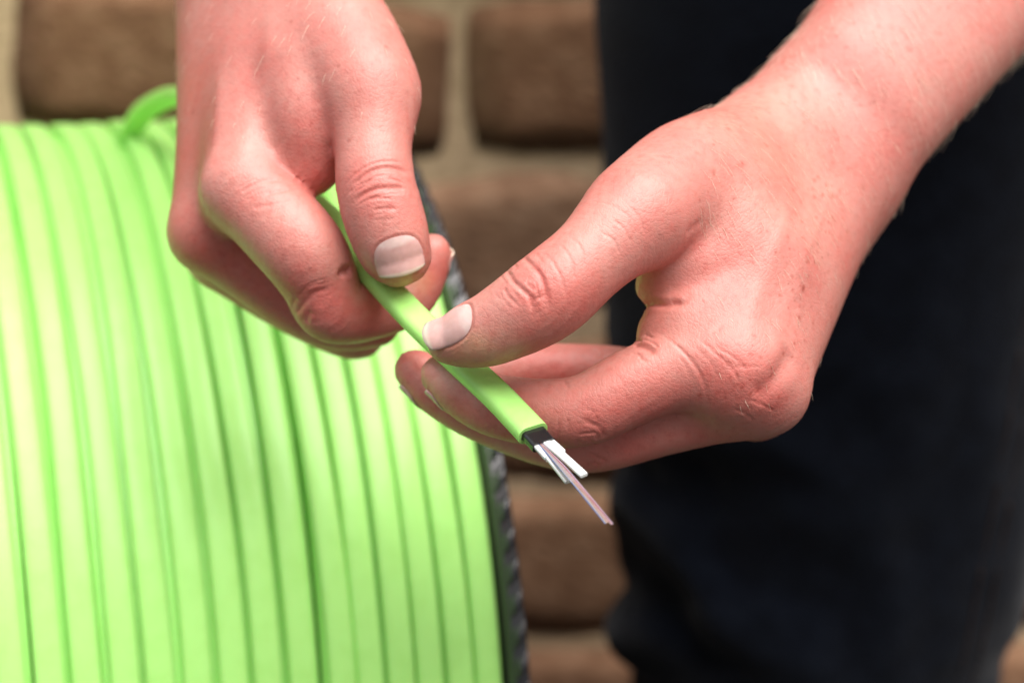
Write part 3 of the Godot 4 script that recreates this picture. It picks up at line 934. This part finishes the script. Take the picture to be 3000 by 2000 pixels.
func make_jeans(person: Node3D) -> void:
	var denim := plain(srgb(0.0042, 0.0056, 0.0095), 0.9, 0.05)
	denim.rim_enabled = true
	denim.rim = 0.3
	denim.rim_tint = 0.25
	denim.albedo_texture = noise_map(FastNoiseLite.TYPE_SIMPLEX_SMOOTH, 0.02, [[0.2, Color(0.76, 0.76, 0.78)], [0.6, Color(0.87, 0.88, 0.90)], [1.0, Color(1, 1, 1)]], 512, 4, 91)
	denim.heightmap_enabled = true
	denim.heightmap_texture = noise_map(FastNoiseLite.TYPE_SIMPLEX_SMOOTH, 0.15, [], 512, 2, 92)
	denim.heightmap_scale = 0.05
	triplanar(denim, 5.0)
	# height, left edge, right edge (mm) of the leg in view
	var rows := [[5, 66, 214], [60, 62, 218], [120, 62, 221], [172, 60, 222], [190, 49, 223], [197, 46, 226], [208, 45, 231], [222, 48, 233], [237, 51, 234], [252, 49, 235], [268, 47, 236], [300, 45, 238], [346, 43, 240], [408, 39, 244], [478, 34, 250], [560, 30, 256], [700, 24, 262], [900, 18, 270]]
	var n := FastNoiseLite.new()
	n.seed = 12
	n.frequency = 5.0
	n.fractal_octaves = 3
	var around := 128
	var verts := PackedVector3Array()
	var tris := PackedInt32Array()
	var high := 220
	var zc := -0.335
	for j in high + 1:
		var t := float(j) / high
		var y := 5.0 + 895.0 * (t * 0.75 if t < 0.8 else 0.6 + (t - 0.8) * 2.0)
		var k := 0
		while k < rows.size() - 2 and rows[k + 1][0] < y:
			k += 1
		var s := clampf((y - rows[k][0]) / float(rows[k + 1][0] - rows[k][0]), 0.0, 1.0)
		s = s * s * (3.0 - 2.0 * s)
		var lx := lerpf(rows[k][1], rows[k + 1][1], s) * 0.001
		var rx := lerpf(rows[k][2], rows[k + 1][2], s) * 0.001
		for i in around:
			var a := TAU * i / around
			var c := Vector2(cos(a), sin(a))
			var p := Vector3((lx + rx) / 2 + c.x * (rx - lx) / 2, y * 0.001, zc + c.y * 0.080)
			# slanting folds, deepest on the outer side
			var slant := sin((p.y * 1.0 + p.x * 0.75) * 70.0 + n.get_noise_3d(p.x * 1.2, p.y * 1.5, p.z) * 5.0)
			var fold := slant * 0.0060 * clampf(0.35 - c.x, 0.0, 1.0) * smoothstep(0.36, 0.28, p.y)
			fold += n.get_noise_3d(p.x * 2.0, p.y * 1.6, p.z * 2.0) * 0.004 * smoothstep(0.42, 0.30, p.y)
			fold += n.get_noise_3d(p.x * 1.0 + 9.0, p.y * 0.6, p.z) * 0.004
			var out := Vector3(c.x, 0, c.y)
			verts.append(p + out * fold)
	for j in high:
		for i in around:
			var a := j * around + i
			var b := j * around + (i + 1) % around
			tris.append_array(PackedInt32Array([a, b, b + around, a, b + around, a + around]))
	var nn := normals_of(verts, tris)
	if nn[100 * around].x < 0.0:
		for t in range(0, tris.size(), 3):
			var x := tris[t + 1]
			tris[t + 1] = tris[t + 2]
			tris[t + 2] = x
		nn = normals_of(verts, tris)
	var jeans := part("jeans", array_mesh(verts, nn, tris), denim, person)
	jeans.set_meta("label", "leg of dark navy jeans with a stitched seam")
	# two rows of brown stitches along the seam
	var thread := plain(srgb(0.016, 0.008, 0.005), 0.7, 0.3)
	var st := SurfaceTool.new()
	st.begin(Mesh.PRIMITIVE_TRIANGLES)
	for row in 2:
		var y := 0.10
		while y < 0.56:
			var line := PackedVector3Array()
			for k in 4:
				var yy := y + k * 0.0011
				var x := 0.186 + (yy - 0.180) * 0.145 + row * 0.008
				line.append(jeans_point(verts, around, high, x, yy) + Vector3(0, 0, 0.0002 + 0.0004 * sin(k / 3.0 * PI)))
			var f := frames(line, Vector3(0, 0, 1))
			sweep_into(st, line, f[0], f[1], rounded(0.0012, 0.0008, 0.0003, 1))
			y += 0.0046
	st.generate_normals()
	var seam := part("stitching", st.commit(), thread, jeans)
	seam.set_meta("kind", "stuff")

func jeans_point(verts: PackedVector3Array, around: int, high: int, x: float, y: float) -> Vector3:
	var t := (y * 1000.0 - 5.0) / 895.0
	var j := clampi(int((t / 0.75 if t < 0.6 else 0.8 + (t - 0.6) / 2.0) * high), 0, high)
	var best := verts[j * around]
	var gap := 1.0
	for i in around:
		var p := verts[j * around + i]
		if p.z > -0.335 and absf(p.x - x) < gap:
			gap = absf(p.x - x)
			best = p
	return Vector3(x, y, best.z)
# ---------------------------------------------------------------- cable held in the hands
func at_line(line: PackedVector3Array, from: float, to: float) -> PackedVector3Array:
	var out := PackedVector3Array()
	for i in range(int(from * (line.size() - 1)), int(to * (line.size() - 1)) + 1):
		out.append(line[i])
	return out

func hollow(line: PackedVector3Array, f: Array, outer: PackedVector2Array, inner: PackedVector2Array, depth: float, ragged := 0.0) -> ArrayMesh:
	# a tube that is open at its last point: outer wall, end ring and inner wall
	var st := SurfaceTool.new()
	st.begin(Mesh.PRIMITIVE_TRIANGLES)
	var n := line.size()
	var m := outer.size()
	for i in n - 1:
		st.set_smooth_group(0)
		for k in m:
			var q := outer[k]
			var w := outer[(k + 1) % m]
			var a: Vector3 = line[i] + f[0][i] * q.x + f[1][i] * q.y
			var b: Vector3 = line[i] + f[0][i] * w.x + f[1][i] * w.y
			var c: Vector3 = line[i + 1] + f[0][i + 1] * w.x + f[1][i + 1] * w.y
			var d: Vector3 = line[i + 1] + f[0][i + 1] * q.x + f[1][i + 1] * q.y
			for p in [a, b, c, a, c, d]:
				st.add_vertex(p)
	var e := n - 1
	var back: Vector3 = (line[e] - line[e - 1]).normalized() * depth
	var torn := PackedFloat32Array()
	for k in m + 1:
		torn.append(rng.randf_range(-ragged, ragged) if k < m else torn[0])
	var along := back.normalized()
	for k in m:
		var o0: Vector3 = along * torn[k] + line[e] + f[0][e] * outer[k].x + f[1][e] * outer[k].y
		var o1: Vector3 = along * torn[k + 1] + line[e] + f[0][e] * outer[(k + 1) % m].x + f[1][e] * outer[(k + 1) % m].y
		var i0: Vector3 = along * torn[k] + line[e] + f[0][e] * inner[k].x + f[1][e] * inner[k].y
		var i1: Vector3 = along * torn[k + 1] + line[e] + f[0][e] * inner[(k + 1) % m].x + f[1][e] * inner[(k + 1) % m].y
		st.set_smooth_group(1)
		for p in [o0, o1, i1, o0, i1, i0]:
			st.add_vertex(p)
		st.set_smooth_group(2)
		for p in [i0, i1, i1 - back, i0, i1 - back, i0 - back]:
			st.add_vertex(p)
	st.index()
	st.generate_normals()
	return st.commit()

func make_cable() -> void:
	var cable := thing("fibre_optic_cable", "flat lime green fibre cable held between the fingers, its end stripped", "cable")
	var pts := []
	for p in CABLE_PATH:
		pts.append(mm(p))
	var line := smooth_line(pts, 0.0025)
	var f := frames(line, FLAT_UP)
	for i in line.size():  # the loose loop twists so that its flat side turns outwards
		var share := smoothstep(0.55, 0.30, float(i) / line.size())
		var t := (line[mini(i + 1, line.size() - 1)] - line[maxi(i - 1, 0)]).normalized()
		var u: Vector3 = f[1][i].lerp(Vector3(0.1, -0.35, 0.9), share)
		u = (u - t * u.dot(t)).normalized()
		f[1][i] = u
		f[0][i] = u.cross(t).normalized()
	var green := cable_green()
	part("jacket", hollow(line, f, rounded(0.0086, 0.0050, 0.0022), rounded(0.0068, 0.0029, 0.0010), 0.006), green, cable)
	var end := line[line.size() - 1]
	var dir := (end - line[line.size() - 3]).normalized()
	var across: Vector3 = f[0][line.size() - 1]
	var up: Vector3 = f[1][line.size() - 1]
	var black := plain(srgb(0.012, 0.012, 0.013), 0.22, 0.55)
	var tube := PackedVector3Array()
	for k in 6:
		tube.append(end + dir * (-0.010 + 0.0152 * k / 5.0))
	var ft := frames(tube, up)
	part("inner_tube", hollow(tube, ft, rounded(0.0067, 0.0029, 0.0010), rounded(0.0054, 0.0018, 0.0007), 0.005, 0.00016), black, cable)
	var mouth := end + dir * 0.0052
	# two stiff white strength strips
	var white := plain(srgb(0.86, 0.84, 0.82), 0.5, 0.4)
	white.subsurf_scatter_enabled = true
	white.subsurf_scatter_strength = 0.1
	for k in STRIPS.size():
		var tip := mm(STRIPS[k][0])
		var start: Vector3 = mouth + across * STRIPS[k][1] * 0.001 - dir * 0.003 + up * 0.0001
		var s := smooth_line([start, start.lerp(tip, 0.5) + up * 0.0003, tip], 0.001)
		var ring := rounded(0.00170 * STRIPS[k][2], 0.0010, 0.00035, 3)
		var scale := PackedFloat32Array()
		for i in s.size():
			scale.append(1.0 if i < s.size() - 1 else 0.94)
		var fs := frames(s, up)
		part("strength_strip", sweep(s, fs[0], fs[1], ring, scale), white, cable)
	# torn filler beside them
	var filler := plain(srgb(0.84, 0.81, 0.77), 0.6, 0.3)
	filler.subsurf_scatter_enabled = true
	filler.subsurf_scatter_strength = 0.3
	for side: float in [-1.0, 1.0]:
		var st := SurfaceTool.new()
		st.begin(Mesh.PRIMITIVE_TRIANGLES)
		for k in 5:
			var s0: Vector3 = mouth + across * (side * (0.0025 - k * 0.00022)) - dir * 0.002 + up * (0.0003 - 0.0001 * k)
			var s1: Vector3 = s0 + dir * (0.0074 + rng.randf_range(-0.0012, 0.0010)) + across * (side * rng.randf_range(0.0, 0.0005)) + up * rng.randf_range(-0.0002, 0.0003)
			var s := smooth_line([s0, s0.lerp(s1, 0.5), s1], 0.0012)
			var fs := frames(s, up)
			sweep_into(st, s, fs[0], fs[1], rounded(0.0009, 0.0010, 0.0003, 2))
		for k in 7:  # loose filaments at the torn end
			var s0: Vector3 = mouth + across * (side * rng.randf_range(0.0013, 0.0024)) + dir * 0.0042
			var s1: Vector3 = s0 + dir * rng.randf_range(0.0006, 0.0016) + across * (side * rng.randf_range(-0.0002, 0.0008)) + up * rng.randf_range(-0.0005, 0.0005)
			var s := PackedVector3Array([s0, s0.lerp(s1, 0.6), s1])
			var fs := frames(s, up)
			sweep_into(st, s, fs[0], fs[1], rounded(0.0001, 0.0001, 0.00004, 1))
		st.generate_normals()
		part("filler", st.commit(), filler, cable)
	# ribbon of coloured glass fibres
	var ribbon := Node3D.new()
	ribbon.name = "fibre_ribbon"
	cable.add_child(ribbon)
	var inks := [[0.10, 0.18, 0.55], [0.55, 0.54, 0.60], [0.62, 0.60, 0.64], [0.62, 0.36, 0.24], [0.72, 0.50, 0.46], [0.60, 0.30, 0.28], [0.78, 0.60, 0.60], [0.50, 0.12, 0.14], [0.68, 0.42, 0.50], [0.68, 0.56, 0.74]]
	var tip := mm(RIBBON_TIP)
	var start: Vector3 = mouth - dir * 0.004 - across * 0.0008 + up * 0.0002
	var rs := smooth_line([start, start.lerp(tip, 0.35) + up * 0.0007, start.lerp(tip, 0.7) + up * 0.0005, tip], 0.0012)
	var fr := frames(rs, mm(RIBBON_UP) * 1000.0)
	for k in inks.size():
		var y := (k - (inks.size() - 1) * 0.5) * 0.00019
		var s := PackedVector3Array()
		var last := rs.size() - 1
		var cut := int(round((inks.size() - 1 - k) * 0.16))
		for i in last + 1 - cut:
			var spread := lerpf(0.45, 1.0, smoothstep(0.0, 0.45, float(i) / last))
			var sway := sin(i * 0.35 + k * 1.7) * 0.00005 * float(i) / last
			s.append(rs[i] + fr[0][i] * (y * spread + sway) + fr[1][i] * sin(i * 0.28 + k * 2.3) * 0.00006)
		var fs := frames(s, fr[1][last])
		var look := plain(srgb(inks[k][0] * 0.5, inks[k][1] * 0.5, inks[k][2] * 0.5), 0.25, 0.5)
		part("fibre", sweep(s, fs[0], fs[1], rounded(0.00020, 0.00020, 0.00009, 2)), look, ribbon)
	# clear film that still holds the first fibres
	var film := plain(Color(0.7, 0.69, 0.71, 0.3), 0.15, 0.6)
	film.transparency = BaseMaterial3D.TRANSPARENCY_ALPHA
	var fl := PackedVector3Array()
	var fa := PackedVector3Array()
	var fu := PackedVector3Array()
	var fsz := PackedFloat32Array()
	for i in int(rs.size() * 0.56):
		fl.append(rs[i] + fr[1][i] * 0.00002 - fr[0][i] * 0.00035 * smoothstep(0.0, 0.45, float(i) / rs.size()))
		fa.append(fr[0][i])
		fu.append(fr[1][i])
		fsz.append(lerpf(0.5, 1.0, smoothstep(0.0, 0.45, float(i) / rs.size())))
	part("clear_film", sweep(fl, fa, fu, rounded(0.0012, 0.00028, 0.0001, 2), fsz), film, ribbon)
# ---------------------------------------------------------------- skin: bones with radii, joined into one smooth surface
var seg_a := PackedVector3Array()
var seg_ab := PackedVector3Array()
var seg_inv := PackedFloat32Array()
var seg_r := PackedFloat32Array()
var seg_dr := PackedFloat32Array()
var seg_chain := PackedInt32Array()
var chain_is_finger := PackedByteArray()
var palm_blend := 0.012
var chain_blend := PackedFloat32Array()

func add_chain(points: Array, finger: bool, parts := 5, blend := 0.005) -> void:
	var q: Array[Vector4] = []
	for p in points:
		q.append(Vector4(p[0], p[1], p[2], p[3]) * 0.001)
	var line: Array[Vector4] = []
	if q.size() > 2:
		for i in q.size() - 1:
			var p1 := q[i]
			var p2 := q[i + 1]
			var p0 := q[i - 1] if i > 0 else p1 * 2.0 - p2
			var p3 := q[i + 2] if i + 2 < q.size() else p2 * 2.0 - p1
			for k in parts:
				var t := float(k) / parts
				line.append(0.5 * (p1 * 2.0 + (p2 - p0) * t + (p0 * 2.0 - p1 * 5.0 + p2 * 4.0 - p3) * t * t + (p1 * 3.0 - p0 - p2 * 3.0 + p3) * t * t * t))
		line.append(q[-1])
	else:
		line = q
	var id := chain_is_finger.size()
	chain_is_finger.append(1 if finger else 0)
	chain_blend.append(blend)
	for i in line.size() - 1:
		var a := Vector3(line[i].x, line[i].y, line[i].z)
		var b := Vector3(line[i + 1].x, line[i + 1].y, line[i + 1].z)
		seg_a.append(a)
		seg_ab.append(b - a)
		seg_inv.append(1.0 / maxf((b - a).length_squared(), 1e-9))
		seg_r.append(line[i].w)
		seg_dr.append(line[i + 1].w - line[i].w)
		seg_chain.append(id)

func seg_distance(i: int, p: Vector3) -> float:
	var q := p - seg_a[i]
	var t := clampf(q.dot(seg_ab[i]) * seg_inv[i], 0.0, 1.0)
	return (q - seg_ab[i] * t).length() - seg_r[i] - seg_dr[i] * t

func skin_distance(p: Vector3, use: PackedInt32Array) -> float:
	var palm := 1.0
	var best := 1.0
	var now := -1
	var d := 1.0
	var fingers := false
	for i in use:
		var c := seg_chain[i]
		if c != now:
			if now >= 0:
				if fingers:
					var k := chain_blend[now]
					var h := maxf(k - absf(palm - d), 0.0)
					var joined := minf(palm, d) - h * h / k * 0.25
					best = minf(best, joined)
				else:
					var h := maxf(palm_blend - absf(palm - d), 0.0)
					palm = minf(palm, d) - h * h / palm_blend * 0.25
					best = palm
			now = c
			d = 1.0
			fingers = chain_is_finger[c] == 1
		var q := p - seg_a[i]
		var t := clampf(q.dot(seg_ab[i]) * seg_inv[i], 0.0, 1.0)
		d = minf(d, (q - seg_ab[i] * t).length() - seg_r[i] - seg_dr[i] * t)
	if now >= 0:
		if fingers:
			var k := chain_blend[now]
			var h := maxf(k - absf(palm - d), 0.0)
			var joined := minf(palm, d) - h * h / k * 0.25
			best = minf(best, joined)
		else:
			var h := maxf(palm_blend - absf(palm - d), 0.0)
			best = minf(palm, d) - h * h / palm_blend * 0.25
	return best

var all_segs := PackedInt32Array()

func begin_arm(palm: Array, fingers: Array, blend: float) -> void:
	seg_a.clear(); seg_ab.clear(); seg_inv.clear(); seg_r.clear(); seg_dr.clear(); seg_chain.clear(); chain_is_finger.clear(); chain_blend.clear()
	palm_blend = blend
	for c in palm:
		add_chain(c, false, 3)
	for c in fingers:
		add_chain(c.slice(1), true, 5, c[0] * 0.001)
	all_segs.clear()
	for i in seg_a.size():
		all_segs.append(i)

# surface nets in blocks of 8 x 8 x 8 cells; returns [vertices, triangles]
func mesh_arm(cell: float) -> Array:
	var lo := Vector3.ONE * 10.0
	var hi := -lo
	for i in seg_a.size():
		var r := Vector3.ONE * (seg_r[i] + 0.012)
		lo = lo.min(seg_a[i] - r).min(seg_a[i] + seg_ab[i] - r)
		hi = hi.max(seg_a[i] + r).max(seg_a[i] + seg_ab[i] + r)
	var block := cell * 8.0
	var nb := Vector3i(((hi - lo) / block).ceil())
	var nx := nb.x * 8 + 2
	var ny := nb.y * 8 + 2
	var nxy := nx * ny
	var half := block * 0.8661
	var verts := PackedVector3Array()
	var cells := {}
	var edges := PackedInt64Array()
	var v := PackedFloat32Array()
	v.resize(729)
	var dists := PackedFloat32Array()
	dists.resize(seg_a.size())
	for bz in nb.z:
		for by in nb.y:
			for bx in nb.x:
				var origin := lo + Vector3(bx, by, bz) * block
				var centre := origin + Vector3.ONE * block * 0.5
				var nearest := 1.0
				for i in seg_a.size():
					var q := centre - seg_a[i]
					var t := clampf(q.dot(seg_ab[i]) * seg_inv[i], 0.0, 1.0)
					var d := (q - seg_ab[i] * t).length() - seg_r[i] - seg_dr[i] * t
					dists[i] = d
					if d < nearest:
						nearest = d
				if nearest > half + palm_blend or nearest < -half - 0.012:
					continue
				var use := PackedInt32Array()
				for i in seg_a.size():
					if dists[i] < nearest + half * 2.0 + palm_blend:
						use.append(i)
				if absf(skin_distance(centre, use)) > half * 1.25:
					continue
				var n := 0
				for z in 9:
					for y in 9:
						for x in 9:
							v[n] = skin_distance(origin + Vector3(x, y, z) * cell, use)
							n += 1
				for z in 8:
					for y in 8:
						for x in 8:
							var c := x + y * 9 + z * 81
							var v0 := v[c]
							var v1 := v[c + 1]
							var v2 := v[c + 9]
							var v3 := v[c + 10]
							var v4 := v[c + 81]
							var v5 := v[c + 82]
							var v6 := v[c + 90]
							var v7 := v[c + 91]
							var inside := int(v0 < 0.0) + int(v1 < 0.0) + int(v2 < 0.0) + int(v3 < 0.0) + int(v4 < 0.0) + int(v5 < 0.0) + int(v6 < 0.0) + int(v7 < 0.0)
							if inside == 0 or inside == 8:
								continue
							var s := Vector3.ZERO
							var m := 0
							if (v0 < 0.0) != (v1 < 0.0): s += Vector3(v0 / (v0 - v1), 0, 0); m += 1
							if (v2 < 0.0) != (v3 < 0.0): s += Vector3(v2 / (v2 - v3), 1, 0); m += 1
							if (v4 < 0.0) != (v5 < 0.0): s += Vector3(v4 / (v4 - v5), 0, 1); m += 1
							if (v6 < 0.0) != (v7 < 0.0): s += Vector3(v6 / (v6 - v7), 1, 1); m += 1
							if (v0 < 0.0) != (v2 < 0.0): s += Vector3(0, v0 / (v0 - v2), 0); m += 1
							if (v1 < 0.0) != (v3 < 0.0): s += Vector3(1, v1 / (v1 - v3), 0); m += 1
							if (v4 < 0.0) != (v6 < 0.0): s += Vector3(0, v4 / (v4 - v6), 1); m += 1
							if (v5 < 0.0) != (v7 < 0.0): s += Vector3(1, v5 / (v5 - v7), 1); m += 1
							if (v0 < 0.0) != (v4 < 0.0): s += Vector3(0, 0, v0 / (v0 - v4)); m += 1
							if (v1 < 0.0) != (v5 < 0.0): s += Vector3(1, 0, v1 / (v1 - v5)); m += 1
							if (v2 < 0.0) != (v6 < 0.0): s += Vector3(0, 1, v2 / (v2 - v6)); m += 1
							if (v3 < 0.0) != (v7 < 0.0): s += Vector3(1, 1, v3 / (v3 - v7)); m += 1
							var key := (bx * 8 + x + 1) + (by * 8 + y + 1) * nx + (bz * 8 + z + 1) * nxy
							cells[key] = verts.size()
							verts.append(origin + (Vector3(x, y, z) + s / m) * cell)
							if (v0 < 0.0) != (v1 < 0.0): edges.append(key * 8 + 0 + int(v0 < 0.0))
							if (v0 < 0.0) != (v2 < 0.0): edges.append(key * 8 + 2 + int(v0 < 0.0))
							if (v0 < 0.0) != (v4 < 0.0): edges.append(key * 8 + 4 + int(v0 < 0.0))
	var tris := PackedInt32Array()
	for e in edges:
		var key := e >> 3
		var axis := (e & 7) >> 1
		var u: int = [nx, nxy, 1][axis]
		var w: int = [nxy, 1, nx][axis]
		if not (cells.has(key - u) and cells.has(key - w) and cells.has(key - u - w)):
			continue
		var a: int = cells[key]
		var b: int = cells[key - u]
		var c: int = cells[key - u - w]
		var d: int = cells[key - w]
		if e & 1:
			tris.append_array(PackedInt32Array([a, c, b, a, d, c]))
		else:
			tris.append_array(PackedInt32Array([a, b, c, a, c, d]))
	return [verts, tris]

func relax(verts: PackedVector3Array, tris: PackedInt32Array, rounds: int, share: float) -> PackedVector3Array:
	var count := PackedInt32Array()
	count.resize(verts.size())
	for i in tris:
		count[i] += 2
	for k in rounds:
		var sums := PackedVector3Array()
		sums.resize(verts.size())
		for t in range(0, tris.size(), 3):
			var a := tris[t]
			var b := tris[t + 1]
			var c := tris[t + 2]
			var pa := verts[a]
			var pb := verts[b]
			var pc := verts[c]
			sums[a] += pb + pc
			sums[b] += pa + pc
			sums[c] += pa + pb
		for i in verts.size():
			if count[i] > 0:
				verts[i] += (sums[i] / count[i] - verts[i]) * share
	return verts

# splits every triangle that is marked (all of them when marks is empty); neighbours are closed without gaps
func refine(verts: PackedVector3Array, tris: PackedInt32Array, marks: PackedByteArray) -> Array:
	var mids := {}
	var every := marks.is_empty()
	for t in range(0, tris.size(), 3):
		if every or (marks[tris[t]] and marks[tris[t + 1]] and marks[tris[t + 2]]):
			for k in 3:
				var a := tris[t + k]
				var b := tris[t + (k + 1) % 3]
				var key := mini(a, b) * 4194304 + maxi(a, b)
				if not mids.has(key):
					mids[key] = verts.size()
					verts.append((verts[a] + verts[b]) * 0.5)
	var out := PackedInt32Array()
	for t in range(0, tris.size(), 3):
		var a := tris[t]
		var b := tris[t + 1]
		var c := tris[t + 2]
		var ab: int = mids.get(mini(a, b) * 4194304 + maxi(a, b), -1)
		var bc: int = mids.get(mini(b, c) * 4194304 + maxi(b, c), -1)
		var ca: int = mids.get(mini(c, a) * 4194304 + maxi(c, a), -1)
		if ab >= 0 and bc >= 0 and ca >= 0:
			out.append_array(PackedInt32Array([a, ab, ca, ab, b, bc, ca, bc, c, ab, bc, ca]))
			continue
		var loop := PackedInt32Array([a])
		if ab >= 0: loop.append(ab)
		loop.append(b)
		if bc >= 0: loop.append(bc)
		loop.append(c)
		if ca >= 0: loop.append(ca)
		if loop.size() == 3:
			out.append_array(loop)
			continue
		var s := 0
		for k in loop.size():  # start the fan at a midpoint
			if loop[k] == ab or loop[k] == bc or loop[k] == ca:
				s = k
				break
		for k in range(1, loop.size() - 1):
			out.append_array(PackedInt32Array([loop[s], loop[(s + k) % loop.size()], loop[(s + k + 1) % loop.size()]]))
	return [verts, out]

func normals_of(verts: PackedVector3Array, tris: PackedInt32Array) -> PackedVector3Array:
	var n := PackedVector3Array()
	n.resize(verts.size())
	for t in range(0, tris.size(), 3):
		var a := tris[t]
		var b := tris[t + 1]
		var c := tris[t + 2]
		var f := (verts[c] - verts[a]).cross(verts[b] - verts[a])
		n[a] += f
		n[b] += f
		n[c] += f
	for i in n.size():
		n[i] = n[i].normalized()
	return n

func bins_of(verts: PackedVector3Array, size: float) -> Dictionary:
	var bins := {}
	for i in verts.size():
		var key := Vector3i((verts[i] / size).floor())
		if not bins.has(key):
			bins[key] = PackedInt32Array()
		bins[key].append(i)
	return bins

func near(bins: Dictionary, size: float, lo: Vector3, hi: Vector3) -> PackedInt32Array:
	var out := PackedInt32Array()
	var a := Vector3i((lo / size).floor())
	var b := Vector3i((hi / size).floor())
	for z in range(a.z, b.z + 1):
		for y in range(a.y, b.y + 1):
			for x in range(a.x, b.x + 1):
				var key := Vector3i(x, y, z)
				if bins.has(key):
					out.append_array(bins[key])
	return out

func curve_points(w: Array) -> PackedVector3Array:
	var c := Curve3D.new()
	c.bake_interval = 0.0006
	var n := w.size()
	for i in range(2, n):
		var p := Vector3(w[i][0], w[i][1], w[i][2]) * 0.001
		var before := Vector3(w[maxi(i - 1, 2)][0], w[maxi(i - 1, 2)][1], w[maxi(i - 1, 2)][2]) * 0.001
		var after := Vector3(w[mini(i + 1, n - 1)][0], w[mini(i + 1, n - 1)][1], w[mini(i + 1, n - 1)][2]) * 0.001
		var tan := (after - before) / 6.0
		c.add_point(p, -tan, tan)
	return c.get_baked_points()

# presses the skin folds in: a groove along each line with a low swelling beside it
func fold_skin(verts: PackedVector3Array, tris: PackedInt32Array, wrinkles: Array, lip := 0.06) -> PackedVector3Array:
	var normal := normals_of(verts, tris)
	var bins := bins_of(verts, 0.004)
	var move := PackedFloat32Array()
	move.resize(verts.size())
	for w in wrinkles:
		var width: float = w[0] * 0.001
		var depth: float = w[1] * 0.0008
		var line := curve_points(w)
		var reach := width * 3.2
		var closest := {}
		for k in line.size():
			var u := float(k) / maxf(line.size() - 1, 1)
			var fade := smoothstep(0.0, 0.18, u) * smoothstep(0.0, 0.18, 1.0 - u) * 0.85 + 0.15
			for i in near(bins, 0.004, line[k] - Vector3.ONE * reach, line[k] + Vector3.ONE * reach):
				var gap := verts[i] - line[k]
				var d := (gap - normal[i] * gap.dot(normal[i]) * 0.9).length()
				if d < reach and (not closest.has(i) or d < closest[i].x):
					closest[i] = Vector2(d, fade)
		for i in closest:
			var x: float = closest[i].x / width
			move[i] += depth * closest[i].y * (-exp(-x * x) + lip * exp(-(x - 1.9) * (x - 1.9) * 1.6))
	for i in verts.size():
		verts[i] += normal[i] * move[i]
	return verts
